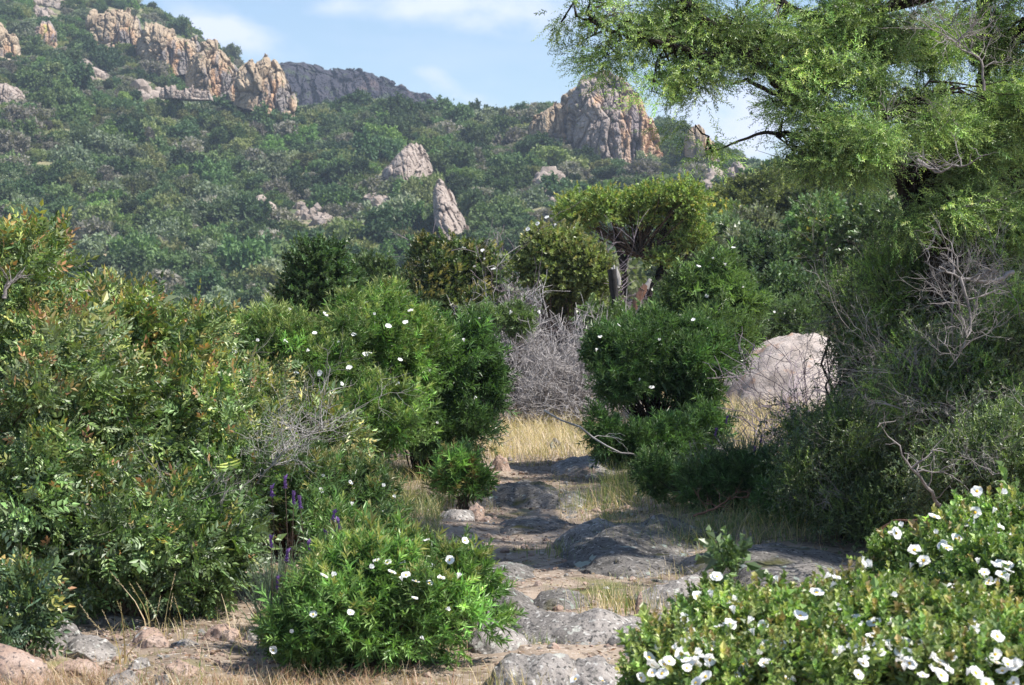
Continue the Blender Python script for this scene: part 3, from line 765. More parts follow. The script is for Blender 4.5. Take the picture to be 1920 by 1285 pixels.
def twigs(rg, base, n0, levels, length, r0, up=.6, spread=1., K=5, wig=.12, start=.06, origin=None):
    """branching dead wood; origin: (N,3) start points"""
    if origin is None:
        o = rg.normal(0, start, (n0, 3)); o[:, 2] = 0
    else: o = origin; n0 = len(o)
    d = nrm(rg.normal(size=(n0, 3)) * spread + np.array([0, 0, up]))
    d[:, 2] = np.abs(d[:, 2])
    L = length * rg.uniform(.6, 1.1, n0); R = np.full(n0, r0) * rg.uniform(.6, 1.2, n0)
    allP, allR = [], []
    for lv in range(levels + 1):
        n = len(o); t = np.linspace(0, 1, K)
        bend = rg.normal(0, .35, (n, 3))
        P = o[:, None] + (d[:, None] * t[None, :, None] + bend[:, None] * (t ** 2)[None, :, None] * .6) * L[:, None, None]
        P = P + rg.normal(0, wig, (n, K, 3)) * (L[:, None, None] / K) * (t > 0)[None, :, None]
        rr = R[:, None] * (1 - .7 * t[None])
        allP.append(P); allR.append(rr)
        if lv == levels: break
        nch = [4, 4, 4, 3][min(lv, 3)]
        pi = np.repeat(np.arange(n), nch); tt = rg.uniform(.25, 1, len(pi)); k = np.minimum((tt * (K - 1)).astype(int), K - 2); fr = tt * (K - 1) - k
        o2 = P[pi, k] * (1 - fr[:, None]) + P[pi, k + 1] * fr[:, None]
        dd = nrm(P[pi, k + 1] - P[pi, k])
        d = nrm(dd + rg.normal(0, .62, (len(pi), 3)) + np.array([0, 0, .12])); L = L[pi] * rg.uniform(.4, .75, len(pi)); R = np.maximum(R[pi] * .55, .0010); o = o2
    return allP, allR

def stems_to(rg, targets, n, r0, start=.05, K=6, sag=.25, origin=None):
    k = rg.choice(len(targets), min(n, len(targets)), replace=False); T = targets[k]; m = len(T)
    o = rg.normal(0, start, (m, 3)) * np.array([1, 1, 0]) + (0 if origin is None else origin)
    t = np.linspace(0, 1, K)[None, :, None]
    side = (T - o) * np.array([1, 1, 0])
    P = o[:, None] + (T - o)[:, None] * t + side[:, None] * (-sag) * (t * (1 - t)) + rg.normal(0, .03, (m, K, 3)) * (t > 0) * np.linalg.norm(T - o, axis=1)[:, None, None]
    R = r0 * rg.uniform(.6, 1.2, (m, 1)) * (1 - .75 * t[..., 0])
    return P, R

def leafcol(rg, tp, n, cols, tip=None, tipp=0., var=.18, hfac=None):
    c = pick(rg, n, cols, var)
    C_ = np.repeat(c[:, None], len(tp.V), 1)
    C_ = C_ * rg.uniform(.55, 1.5, (n, len(tp.V) // 4, 1)).repeat(4, 1) if len(tp.V) % 4 == 0 else C_
    if tip is not None:
        pr = tipp if hfac is None else np.clip(tipp * hfac, 0, 1)
        fl = (rg.random(n) < pr)[:, None, None] * np.clip((tp.t[None, :, None] - .25) / .5, 0, 1)
        tc_ = pick(rg, n, tip, .2)[:, None]
        C_ = C_ * (1 - fl) + tc_ * fl
    C_ = C_.reshape(-1, 3)
    return (C_ * .84 + C_.mean(1, keepdims=True) * .16 * np.array([1.1, 1.05, .9])) * 1.25

def shrub(label, cat, bpx, bY, lobes, tmpls, nsprig, size, cols, seed, name='shrub', tip=None, tipp=0., cr=.12, nclump=160, up=.5, outw=1., rnd=.45, mat='leaf',
          spike=1.3, nstem=60, stem_r=.012, stemmat='bark', group=None, flowers=(), fsize=.05, fdef=None, var=.18, dead=0, shell=(.55, 1.12), lump=.3, centres=False, sizevar=.25, bz=None):
    rg = rngf(seed)
    bx = (bpx - 960) / FPX * bY
    base = np.array([bx, bY, float(G(bx, bY)) if bz is None else bz])
    t = thing(name, label, cat, base, group)
    c, nn, d = crown(rg, lobes, base, nclump, cr, shell=shell, lump=lump, spike=spike) if bz is None else crown_free(rg, lobes, base, nclump, shell, lump)
    parts = []
    per = nsprig // nclump + 1
    csz = rg.uniform(.5, 1.5, nclump)
    ctint = rg.lognormal(0, .2, nclump)
    for ti, tp in enumerate(tmpls):
        m = nclump * per // len(tmpls); ki = rg.integers(0, nclump, m)
        off = nrm(rg.normal(size=(m, 3)) + nn[ki] * .6) * (rg.uniform(.15, 1, (m, 1)) ** .5) * cr * csz[ki, None]
        pos = c[ki] + off
        dirv = nrm(off / cr) * .7 + nn[ki] * outw * .6 + np.array([0, 0, up]) + rg.normal(0, rnd, (m, 3))
        if bz is None: pos[:, 2] = np.maximum(pos[:, 2], .02)
        s = size * rg.lognormal(0, sizevar, m)
        hf = np.clip(.3 + 1.1 * nrm(off)[:, 2] + .5 * nn[ki, 2], 0, 2)
        V, F = stamp(tp, pos, basis(dirv, rg), s)
        C_ = leafcol(rg, tp, m, cols, tip, tipp, var, hf) * np.repeat(ctint[ki], len(tp.V))[:, None]
        parts.append((V, F, np.clip(C_, 0, 1)))
    link('foliage', build_mesh('foliage', parts, M[mat]), t)
    if nstem:
        P, R = stems_to(rg, c, nstem, stem_r)
        V, F = tubes(P, R, 5)
        link('stems', build_mesh('stems', [(V, F, None)], M[stemmat], True), t)
    if dead:
        kk = rg.choice(nclump, dead); P, R = twigs(rg, base, 0, 2, .32, .004, up=.2, origin=c[kk] * .92)
        link('dead_twigs', build_mesh('dead_twigs', [(*tubes(p, r, 3), None) for p, r in zip(P, R)], M['dead']), t)
    if flowers: blossoms(t, base, lobes, flowers, fsize, fdef or bY, seed + 5, centres, cr * .55 + .03)
    return t
def crown_free(rg, lobes, base, nclump, shell, lump):
    L = np.array(lobes); area = (L[:, 3] * L[:, 5] + L[:, 3] * L[:, 4] + L[:, 4] * L[:, 5]) * L[:, 6]
    k = rg.choice(len(L), nclump, p=area / area.sum()); d = nrm(rg.normal(size=(nclump, 3)))
    r = rg.uniform(shell[0], shell[1], nclump) * (1 + lump * vnoise(d[:, 0] * 2.5 + k * 3.3, d[:, 1] * 2.5, d[:, 2] * 2.5, 77))
    c = L[k, :3] + d * L[k, 3:6] * r[:, None]
    return c - np.array(base), nrm(d / L[k, 3:6]), d

PIN = [t_pinnate(seed=1), t_pinnate(.078, 4, .013, .028, 2), t_pinnate(.06, 3, .014, .031, 3)]
CIS = [t_whorl(14, .045, .0075, .05, 1), t_whorl(12, .05, .007, .06, 2)]
SAL = [t_whorl(10, .028, .014, .04, 4, (.5, 1.2)), t_whorl(9, .024, .013, .05, 5)]
OAK = [t_whorl(9, .045, .02, .06, 7, (.5, 1.3)), t_whorl(10, .04, .018, .07, 8, (.4, 1.2))]
HEA = [t_heath(seed=1), t_heath(26, .016, .004, .11, 2)]
DRA = [t_drape(seed=1), t_drape(24, .027, .0058, .18, 2), t_drape(16, .032, .007, .11, 3)]

# --- reddish-tipped leafy shrubs filling one side
LENC = [(.085, .155, .042), (.065, .12, .036), (.125, .20, .048), (.16, .225, .055), (.15, .19, .09)]
LENT = [(.32, .22, .05), (.28, .27, .05), (.32, .15, .06), (.26, .29, .055), (.24, .27, .05)]
LG = 'glossy dark green shrubs with reddish new tips'
shrub('tallest glossy shrub with reddish-yellow new tips rising at the picture edge', 'shrub', 20, 10.2,
      [Lb(50, 575, 10.2, 110, 150, .5), Lb(-60, 640, 10.0, 150, 200, .6), Lb(120, 700, 10.0, 130, 170, .6), Lb(30, 470, 10.3, 70, 60, .3), Lb(118, 455, 10.4, 38, 40, .15), Lb(-40, 860, 9.9, 180, 200, .7), Lb(110, 900, 9.6, 150, 190, .6)],
      PIN, 12500, 1.1, LENC, 201, tip=LENT, tipp=.36, cr=.13, nclump=330, mat='leaf_gloss', up=.2, rnd=.7, spike=1.12, nstem=110, stem_r=.014, group=LG)
shrub('broad glossy shrub sloping down towards the hill view, tips yellow-orange', 'shrub', 280, 10.6,
      [Lb(215, 645, 10.8, 110, 110, .5), Lb(330, 705, 10.8, 120, 115, .5), Lb(220, 570, 11, 60, 45, .3), Lb(370, 625, 11, 55, 40, .25), Lb(260, 820, 10.3, 170, 160, .6), Lb(400, 830, 10.4, 130, 160, .5)],
      PIN, 11500, 1.1, LENC, 202, tip=LENT, tipp=.36, cr=.13, nclump=320, mat='leaf_gloss', up=.2, rnd=.7, spike=1.12, nstem=110, stem_r=.014, group=LG)
shrub('low glossy shrub skirt hanging over the pale stone heap', 'shrub', 230, 9.5,
      [Lb(170, 1010, 9.5, 150, 120, .4), Lb(300, 1030, 9.5, 140, 110, .4), Lb(60, 980, 9.4, 110, 110, .4), Lb(390, 1000, 9.8, 90, 120, .35), Lb(420, 930, 10, 90, 90, .3)],
      PIN, 9000, 1.1, LENC[:3] + [(.10, .14, .07)], 203, tip=LENT, tipp=.12, cr=.12, nclump=260, mat='leaf_gloss', up=.2, rnd=.7, spike=1.12, nstem=90, group=LG, dead=14)
shrub('glossy shrub mingling with the white-flowered shrub, bronze tips', 'shrub', 540, 11.6,
      [Lb(490, 770, 11.8, 80, 70, .4), Lb(560, 825, 11.6, 100, 80, .45), Lb(620, 850, 11.4, 70, 80, .3), Lb(470, 860, 11.2, 110, 120, .4)],
      PIN, 6000, 1.1, LENC + [(.13, .14, .05)], 204, tip=[(.32, .26, .07), (.30, .28, .06)], tipp=.3, cr=.13, nclump=200, mat='leaf_gloss', up=.2, rnd=.7, spike=1.12, nstem=90, group=LG, dead=22)
shrub('small young glossy shrub growing between the corner boulders', 'shrub', 40, 8.3,
      [Lb(40, 1130, 8.3, 55, 60, .13), Lb(15, 1180, 8.2, 50, 45, .13), Lb(75, 1170, 8.3, 28, 40, .1)],
      PIN, 700, 1.05, [(.07, .12, .04), (.06, .11, .06)], 205, tip=LENT, tipp=.25, cr=.07, nclump=45, mat='leaf_gloss', up=.2, rnd=.7, spike=1.12, nstem=20, stem_r=.006, group=LG)

# --- narrow-leaved white-flowered shrubs
CISC = [(.10, .20, .045), (.13, .24, .055), (.08, .165, .04), (.16, .26, .07)]
CISD = [(.065, .135, .04), (.085, .16, .045), (.055, .11, .035)]
WG = 'narrow-leaved shrubs with scattered white flowers'
zz = lambda L_, o, s=2.99: [(o[0] + a / s, o[1] + b / s) for a, b in L_]
shrub('bright green narrow-leaved shrub with white flowers low beside the path', 'shrub', 700, 8.25,
      [Lb(690, 1140, 8.25, 140, 100, .38), Lb(820, 1150, 8.3, 95, 90, .3), Lb(575, 1180, 8.2, 75, 75, .22), Lb(700, 1060, 8.5, 130, 50, .3), Lb(850, 1080, 8.4, 60, 50, .2), Lb(620, 1010, 8.9, 60, 50, .25)],
      CIS, 5200, 1.0, CISC, 211, tip=[(.26, .26, .08), (.2, .24, .06)], tipp=.3, cr=.12, nclump=105, up=.8, nstem=110, stem_r=.007, group=WG,
      flowers=zz([(630, 495), (610, 545), (865, 540), (635, 630), (380, 675), (425, 680), (680, 590), (760, 655), (815, 600), (840, 670), (895, 705), (1035, 685), (1085, 585), (1130, 690), (945, 1035), (190, 990), (95, 1090), (560, 1200), (955, 475), (1170, 475), (890, 800), (530, 880), (320, 890), (1000, 640), (930, 640), (970, 715), (820, 705), (735, 600), (1060, 860)], (480, 855)), fsize=.045, centres=True)
shrub('upright narrow-leaved shrub with a few white flowers above the lavender', 'shrub', 620, 10.4,
      [Lb(600, 960, 10.4, 95, 85, .28), Lb(690, 950, 10.5, 60, 90, .25), Lb(560, 930, 10.5, 70, 60, .25), Lb(720, 1030, 10.0, 60, 60, .2), Lb(640, 900, 10.6, 60, 40, .2)],
      CIS, 3300, 1.0, [(.08, .145, .055), (.095, .165, .05), (.07, .12, .045)], 212, tip=[(.24, .22, .09)], tipp=.3, cr=.10, nclump=130, up=1.1, nstem=80, stem_r=.006, group=WG,
      flowers=[(488, 927), (509, 966), (604, 893), (657, 905), (717, 913), (636, 1036), (742, 935), (715, 960), (660, 950), (602, 920), (690, 1020)], fsize=.04, centres=True)
shrub('large rounded shrub dotted with white flowers, sunlit light green top', 'shrub', 640, 16.5,
      [Lb(590, 700, 16.5, 130, 105, .7), Lb(690, 660, 16.8, 110, 95, .7), Lb(770, 650, 17, 70, 70, .5), Lb(500, 655, 16.4, 85, 62, .5), Lb(640, 790, 16.2, 140, 90, .7), Lb(560, 640, 17, 80, 50, .4), Lb(680, 600, 17.2, 70, 35, .35)],
      CIS, 9000, 1.35, CISC[:2] + [(.13, .20, .05), (.10, .16, .05)], 213, tip=[(.22, .26, .08)], tipp=.4, cr=.17, nclump=250, up=.8, nstem=110, stem_r=.012, group=WG,
      flowers=[(636, 645), (770, 583), (574, 660), (438, 660), (610, 590), (695, 663), (750, 675), (663, 628), (540, 585), (806, 698), (745, 720), (535, 640), (685, 665), (728, 612), (640, 720), (600, 700), (760, 605), (555, 700), (480, 640), (620, 803), (590, 625), (700, 590), (655, 690)], fsize=.07)
shrub('darker leafy shrub with drooping narrow leaves overhanging the path', 'shrub', 790, 17.6,
      [Lb(830, 690, 17.6, 95, 85, .5), Lb(780, 760, 17.6, 110, 85, .55), Lb(890, 740, 17.8, 70, 70, .4), Lb(760, 640, 17.8, 90, 60, .45), Lb(840, 800, 17.5, 100, 45, .45), Lb(840, 630, 18, 60, 40, .3)],
      CIS, 6200, 1.5, CISD, 214, cr=.16, nclump=150, up=.35, nstem=110, stem_r=.012, stemmat='bark_dark', group=WG,
      flowers=[(870, 642), (888, 748), (822, 796), (720, 819), (812, 640), (873, 611), (760, 720), (800, 583)], fsize=.07)
shrub('little green seedling shrub standing alone beside the shaded slab', 'shrub', 868, 15.0,
      [Lb(868, 885, 15, 42, 32, .17), Lb(845, 915, 15, 28, 22, .12), Lb(890, 900, 15, 25, 25, .12)],
      CIS, 420, 1.5, CISC + [(.2, .16, .06)], 215, cr=.09, nclump=32, up=.8, nstem=14, stem_r=.008)
shrub('dark shrub with an open twiggy base on the far side of the path', 'shrub', 1235, 18.2,
      [Lb(1190, 688, 18.2, 78, 62, .5), Lb(1300, 682, 18.4, 72, 65, .5), Lb(1150, 660, 18.4, 50, 38, .35), Lb(1250, 645, 18.5, 85, 36, .4), Lb(1345, 645, 18.5, 45, 45, .35), Lb(1145, 720, 18.1, 40, 35, .3), Lb(1300, 745, 18.2, 50, 30, .3)],
      CIS, 5400, 1.5, CISD + [(.075, .13, .04)], 216, cr=.17, nclump=140, up=.4, nstem=120, stem_r=.013, stemmat='bark_dark', group=WG,
      flowers=[(1125, 632), (1198, 715), (1222, 727), (1118, 660), (1236, 640), (1300, 600), (1160, 610)], fsize=.07)
shrub('low dark leafy shrub at the foot of the open twiggy one', 'shrub', 1230, 17.2,
      [Lb(1180, 835, 17.2, 60, 28, .3), Lb(1260, 830, 17.3, 55, 35, .35), Lb(1130, 800, 17.2, 26, 16, .2), Lb(1320, 810, 17.6, 35, 30, .3)],
      CIS, 1800, 1.5, CISD, 217, cr=.13, nclump=100, up=.4, nstem=60, stem_r=.009, stemmat='bark_dark', group=WG)
shrub('pale green white-dotted shrub rising behind the dark twiggy shrub', 'shrub', 1330, 23,
      [Lb(1330, 530, 23, 62, 50, .4), Lb(1370, 580, 23, 60, 50, .4), Lb(1300, 590, 23, 60, 60, .4), Lb(1340, 640, 22.5, 80, 60, .4)],
      CIS, 3600, 2.0, [(.10, .17, .055), (.12, .19, .06), (.08, .14, .045)], 218, cr=.2, nclump=120, up=.8, nstem=60, stem_r=.012, group=WG,
      flowers=[(1325, 555), (1375, 465), (1340, 487), (1310, 500), (1360, 500), (1270, 660), (1390, 540), (1300, 640)], fsize=.08)
shrub('low green tangle of narrow leaves and white buds above the big boulder', 'shrub', 1450, 34,
      [Lb(1440, 600, 34, 60, 26, .5), Lb(1500, 598, 34, 50, 24, .5), Lb(1400, 625, 33.5, 40, 35, .5)],
      CIS, 2000, 2.0, [(.09, .15, .06), (.12, .18, .08)], 219, cr=.2, nclump=70, up=.9, nstem=40, group=WG, flowers=[(1452, 585), (1470, 590), (1440, 600), (1490, 583)], fsize=.07)

# --- lavender
def lavender(label, px, Y, rpx, hpx, n, seed, blooms):
    rg = rngf(seed); x0 = (px - 960) / FPX * Y; base = np.array([x0, Y, float(G(x0, Y))])
    t = thing('lavender_shrub', label, 'lavender', base, 'lavender shrubs in bloom')
    w = rpx / FPX * Y; h = hpx / FPX * Y
    o = rg.normal(0, w * .3, (n, 3)); o[:, 2] = 0
    T = np.stack([rg.normal(0, w * .55, n), rg.normal(0, w * .4, n), h * rg.uniform(.45, 1, n)], -1)
    tt = np.linspace(0, 1, 5)[None, :, None]; P = o[:, None] * (1 - tt) + T[:, None] * tt
    V, F = tubes(P, np.full((n, 5), .0022), 3)
    link('stems', build_mesh('stems', [(V, F, np.broadcast_to((.17, .22, .14), (len(V), 3)))], M['leaf']), t)
    tp = t_whorl(18, .03, .0028, .16, 9, (.15, .5)); d = T - o
    V, F = stamp(tp, T - nrm(d) * rg.uniform(.05, .2, (n, 1)), basis(d, rg), rg.uniform(.8, 1.3, n))
    link('foliage', build_mesh('foliage', [(V, F, leafcol(rg, tp, n, [(.15, .20, .13), (.11, .17, .10), (.18, .23, .15)]))], M['leaf']), t)
    bt = t_whorl(26, .015, .012, .035, 10, (.6, 1.3)); bt2 = t_whorl(5, .034, .016, .004, 12, (.1, .7), 0)
    bt2.V[:, 2] += .03
    for (bx, by) in blooms:
        p = at(bx, by, Y - rg.uniform(.5, 1.1) * w) - base
        if p[2] < .05: continue
        q = p + np.array([rg.normal(0, .03), rg.normal(0, .03), -min(.25, p[2] * .8)])
        Vs, Fs = tubes(np.linspace(q, p, 4)[None], np.full((1, 4), .0018), 3)
        dd = (p - q)[None]
        Va, Fa = stamp(bt, p[None], basis(dd, rg), [1.15]); Vb, Fb = stamp(bt2, p[None], basis(dd, rg), [1.15])
        f = link('bloom', build_mesh('bloom', [(Va, Fa, None, 0), (Vb, Fb, None, 0), (Vs, Fs, None, 1)], [M['purple'], M['bark']]), t)
    return t
lavender('grey-green lavender beside the bright green white-flowered shrub', 525, 8.6, 60, 170, 230, 221, zz([(165, 185), (90, 235), (210, 275), (425, 375), (400, 490), (435, 480), (300, 545), (170, 595), (300, 670), (340, 670), (120, 750), (85, 520), (250, 300), (470, 420)], (480, 855)))
lavender('shaded lavender with violet heads in front of the heath tangle', 1400, 14.3, 70, 130, 260, 222, [(1413, 852), (1404, 865), (1466, 834), (1464, 866), (1426, 832), (1414, 918), (1455, 918), (1340, 818), (1361, 795)])
lavender('small lavender at the edge of the dark shrub near the big boulder', 1345, 18.5, 40, 110, 120, 223, [(1412, 658), (1360, 800), (1338, 816), (1335, 825)])

# --- white-flowered mounds nearest the camera
SALC = [(.14, .23, .055), (.11, .19, .045), (.19, .27, .065), (.22, .27, .08)]
SALT = [(.30, .28, .08), (.28, .32, .08), (.28, .20, .08)]
SG = 'mounds thick with large white yellow-centred flowers'
f1 = zz([(190, 680), (535, 710), (465, 790), (450, 830), (655, 905), (265, 945), (365, 945), (400, 1010), (10, 915), (35, 1040), (15, 1000), (70, 1165), (335, 1170), (180, 800), (290, 805), (130, 1130), (80, 1280), (575, 1250), (640, 1265), (130, 1240), (205, 960), (450, 950), (80, 790), (20, 1150), (340, 1210), (425, 1120)], (1280, 855)) + \
    zz([(1445, 680), (1340, 800), (1420, 800), (1545, 810), (1255, 915), (1520, 945), (1285, 990), (1275, 1040), (1030, 1065), (960, 1110), (1000, 1110), (1385, 1130), (1325, 1165), (1590, 1170), (1020, 1245), (805, 1265), (1330, 1275), (655, 1255), (1225, 1060), (1150, 1170), (1250, 1115)], (860, 855))
shrub('flower-covered mound nearest the path slabs, yellow-tipped leaves', 'shrub', 1380, 6.0,
      [Lb(1380, 1230, 6.0, 150, 100, .35), Lb(1290, 1270, 5.8, 110, 70, .3), Lb(1480, 1190, 6.2, 120, 75, .3), Lb(1350, 1150, 6.3, 60, 55, .2), Lb(1530, 1280, 5.7, 140, 90, .3), Lb(1230, 1290, 5.9, 70, 45, .2)],
      SAL, 7200, 1.0, SALC, 231, tip=SALT, tipp=.22, cr=.07, nclump=330, up=1.0, nstem=140, stem_r=.005, group=SG, flowers=more(f1, [Lb(1380, 1200, 6.0, 130, 80), Lb(1290, 1240, 5.8, 90, 40)], 30, 1), fsize=.045, centres=True)
f2 = zz([(860, 685), (790, 690), (825, 740), (750, 770), (1060, 625), (940, 790), (860, 860), (1110, 835), (965, 915), (750, 990), (905, 1050), (870, 1100), (1075, 940), (1165, 785), (1240, 1015), (1220, 1100), (1380, 1140), (1345, 1235), (1510, 1150), (1590, 1235), (1640, 1220), (1635, 1060), (1760, 1165), (1890, 1195), (1870, 1180), (1010, 1165), (1000, 1080), (1245, 1050), (1170, 1050), (1320, 1070), (1445, 990), (1325, 880), (1010, 600), (990, 1090), (1490, 1200), (1700, 1280), (1860, 1275), (900, 830), (1020, 1060), (1700, 1155), (660, 900)], (1280, 855))
shrub('flower-covered mound in the very corner with the biggest open flowers', 'shrub', 1700, 5.6,
      [Lb(1640, 1220, 5.8, 130, 85, .35), Lb(1780, 1230, 5.6, 140, 90, .35), Lb(1880, 1240, 5.5, 120, 100, .35), Lb(1590, 1150, 6.1, 60, 45, .2), Lb(1700, 1290, 5.3, 200, 80, .3)],
      SAL, 7800, 1.0, SALC, 232, tip=SALT, tipp=.22, cr=.07, nclump=340, up=1.0, nstem=140, stem_r=.005, group=SG, flowers=more(f2, [Lb(1640, 1200, 5.8, 120, 70), Lb(1800, 1220, 5.8, 110, 60)], 40, 2), fsize=.046, centres=True)
f3 = zz([(1355, 600), (1625, 565), (1655, 610), (1690, 655), (1770, 710), (1720, 700), (1825, 710), (1460, 785), (1490, 840), (1530, 850), (1440, 910), (1820, 845), (1620, 935), (1890, 970), (1785, 215), (1635, 225), (1650, 200), (1195, 435), (1230, 405), (1560, 375), (1735, 325), (1610, 380), (1430, 440), (1480, 520), (1800, 625), (1745, 610), (1275, 635), (1410, 345), (1640, 320), (1780, 400), (1860, 450), (1700, 820), (1560, 780), (1670, 850), (1530, 470), (1300, 530), (1170, 440)], (1280, 855))
shrub('flower-covered mound climbing up beside the dark heath tangle', 'shrub', 1800, 7.0,
      [Lb(1800, 1070, 7.0, 115, 75, .35), Lb(1880, 1015, 7.2, 85, 70, .35), Lb(1710, 1080, 7.2, 65, 55, .3), Lb(1880, 1120, 6.6, 120, 80, .35), Lb(1750, 1150, 6.7, 110, 60, .3)],
      SAL, 6600, 1.1, SALC[:3], 233, tip=SALT, tipp=.12, cr=.085, nclump=280, up=1.0, nstem=120, stem_r=.005, group=SG, flowers=more(f3, [Lb(1800, 1070, 7, 100, 60), Lb(1870, 1040, 7, 60, 60)], 20, 3), fsize=.05, centres=True)
shrub('tall single leafy shoot sticking up from the flower mound', 'plant', 1372, 6.3, [Lb(1372, 1040, 6.3, 14, 30, .03), Lb(1375, 1070, 6.3, 22, 14, .04)],
      SAL, 26, 1.4, [(.13, .19, .08), (.10, .16, .06)], 234, name='leafy_shoot', cr=.02, nclump=10, nstem=6, stem_r=.003)

# --- heath tangle and dead wood on the shaded side
HEC = [(.13, .24, .05), (.17, .29, .06), (.10, .19, .045), (.19, .28, .065)]
HG = 'heath bushes full of dead twigs'
def heath(label, bpx, Y, lobes, n, seed, dead, cols=HEC, nst=60, dl=.45, size=1.0, green=1.0):
    rg = rngf(seed); bx = (bpx - 960) / FPX * Y; base = np.array([bx, Y, float(G(bx, Y))])
    t = thing('heath_bush', label, 'bush', base, HG)
    c, nn, d = crown(rg, lobes, base, 180, .15, shell=(.35, 1.0))
    P, R = stems_to(rg, c, nst, .018, K=7, sag=.3); V, F = tubes(P, R, 5)
    link('stems', build_mesh('stems', [(V, F, None)], M['bark_dark'], True), t)
    kk = rg.choice(180, int(dead * .6), replace=True)
    P, R = twigs(rg, base, 0, 3, dl, .0048, up=.15, origin=c[kk] * .95, wig=.2)
    parts = [(*tubes(p, r, 3), None) for p, r in zip(P, R)]
    link('dead_twigs', build_mesh('dead_twigs', parts, M['dead']), t)
    parts = []
    for tp in HEA:
        m = n // 2; tuf = rg.integers(0, 180, 70); ki = tuf[rg.integers(0, 70, m)]
        off = rg.normal(0, .075, (m, 3)); dirv = nn[ki] * .5 + np.array([0, 0, .8]) + rg.normal(0, .45, (m, 3))
        pos = c[ki] + off; pos[:, 2] = np.maximum(pos[:, 2], .05)
        V, F = stamp(tp, pos, basis(dirv, rg), size * rg.uniform(.8, 1.4, m))
        parts.append((V, F, leafcol(rg, tp, m, cols, [(.24, .33, .07)], .5)))
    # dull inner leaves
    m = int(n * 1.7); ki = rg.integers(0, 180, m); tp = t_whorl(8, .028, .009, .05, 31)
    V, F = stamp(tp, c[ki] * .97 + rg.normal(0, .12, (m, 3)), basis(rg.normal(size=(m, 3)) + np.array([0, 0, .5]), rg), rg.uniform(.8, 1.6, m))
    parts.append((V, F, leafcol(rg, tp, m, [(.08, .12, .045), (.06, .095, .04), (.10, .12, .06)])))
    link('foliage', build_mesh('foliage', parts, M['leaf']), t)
    return t
heath('heath bush with fresh green spires behind the big boulder edge', 1560, 14.5, [Lb(1650, 660, 14.5, 70, 80, .5), Lb(1630, 560, 14.8, 85, 50, .5), Lb(1530, 820, 14, 60, 40, .4), Lb(1630, 790, 14, 70, 80, .4)], 4200, 241, 26, nst=80)
heath('tallest heath bush with upright light green spires under the tree', 1760, 13.0, [Lb(1700, 540, 13, 110, 90, .5), Lb(1810, 560, 13, 120, 100, .5), Lb(1880, 480, 13.2, 90, 90, .5), Lb(1740, 640, 12.8, 120, 80, .5)], 4200, 242, 42, nst=90)
heath('heath bush smothered in a thick pale tangle of dead branches', 1800, 11.6, [Lb(1800, 700, 11.6, 130, 90, .5), Lb(1720, 760, 11.6, 110, 80, .45), Lb(1880, 790, 11.4, 100, 110, .5), Lb(1900, 640, 11.6, 80, 90, .5)], 2600, 243, 64, nst=90)
heath('low dark heath bush over the almost black slab', 1620, 12.4, [Lb(1600, 870, 12.4, 110, 80, .5), Lb(1700, 880, 12.2, 110, 90, .5), Lb(1520, 900, 12.6, 70, 60, .4), Lb(1640, 960, 12, 110, 50, .35)], 4600, 244, 22, cols=[(.09, .15, .04), (.07, .12, .035), (.13, .2, .05)], nst=90, dl=.3)
heath('dark heath bush behind the climbing flower mound', 1850, 10.2, [Lb(1840, 880, 10.2, 110, 80, .4), Lb(1910, 860, 10, 80, 100, .4), Lb(1780, 930, 10.4, 70, 60, .3)], 2600, 245, 24, cols=[(.09, .15, .04), (.07, .12, .035)], nst=70, dl=.35)
shrub('low shaded narrow-leaved shrub edging the lichen-spotted slab', 'shrub', 1400, 13.8,
      [Lb(1330, 900, 14.2, 70, 45, .35), Lb(1430, 910, 13.8, 80, 55, .35), Lb(1250, 890, 14.6, 50, 40, .3), Lb(1490, 950, 13.2, 70, 50, .3)],
      CIS, 3000, 1.1, CISD + [(.09, .14, .05)], 246, cr=.11, nclump=120, up=.8, nstem=60, stem_r=.007, stemmat='bark_dark', dead=8)
# bleached branches that stand clear of the bushes
def branch(label, pts, r, seed, mat='dead', kids=3, levels=2, klen=.3, name='dead_branch', cat='dead branch', group='bare dead branches'):
    rg = rngf(seed); P = np.array([at(a, b, c) for a, b, c in pts]); base = P[0].copy()
    t = np.linspace(0, 1, len(P)); tt = np.linspace(0, 1, 14)
    Q = np.stack([np.interp(tt, t, P[:, k]) for k in range(3)], -1) - base
    L = np.linalg.norm(P[-1] - P[0]); Q[1:-1] += rg.normal(0, .012 * L, (12, 3))
    parts = [(*tubes(Q[None], (r * (1 - .75 * tt))[None], 6), None)]
    if kids:
        o = Q[rg.integers(3, 13, kids * 3)]
        PP, RR = twigs(rg, base, 0, levels, klen, r * .45, up=.1, origin=o, wig=.2)
        for p, q in zip(PP, RR): parts.append((*tubes(p, q, 4), None))
    o = link(name, build_mesh(name, parts, M[mat], True), None, base)
    return tag(o, label, cat, group)
branch('pale dead branch leaning out of the dark bush above the flower mound', [(1775, 965, 9.9), (1745, 920, 9.8), (1710, 880, 9.7), (1695, 850, 9.7)], .012, 251, kids=2, levels=1, klen=.2)
branch('pinkish arching dead stem over the dark hollow', [(1635, 1020, 9.4), (1650, 990, 9.3), (1680, 975, 9.2), (1715, 973, 9.1), (1750, 978, 9.0)], .008, 252, 'redwood', kids=0)
branch('thick bleached branch twisting through the pale tangle', [(1900, 510, 11), (1850, 530, 10.9), (1800, 520, 10.9), (1760, 500, 10.8)], .014, 253, kids=3, klen=.25)
branch('long forked bleached branch hanging in the pale tangle', [(1800, 520, 10.7), (1820, 580, 10.7), (1815, 640, 10.6), (1780, 690, 10.6)], .010, 254, kids=4, klen=.3)
branch('bleached branch crossing below the fork of the big tree', [(1720, 300, 10.8), (1760, 325, 10.7), (1790, 310, 10.7), (1805, 312, 10.6)], .010, 255, kids=3, levels=1, klen=.16)
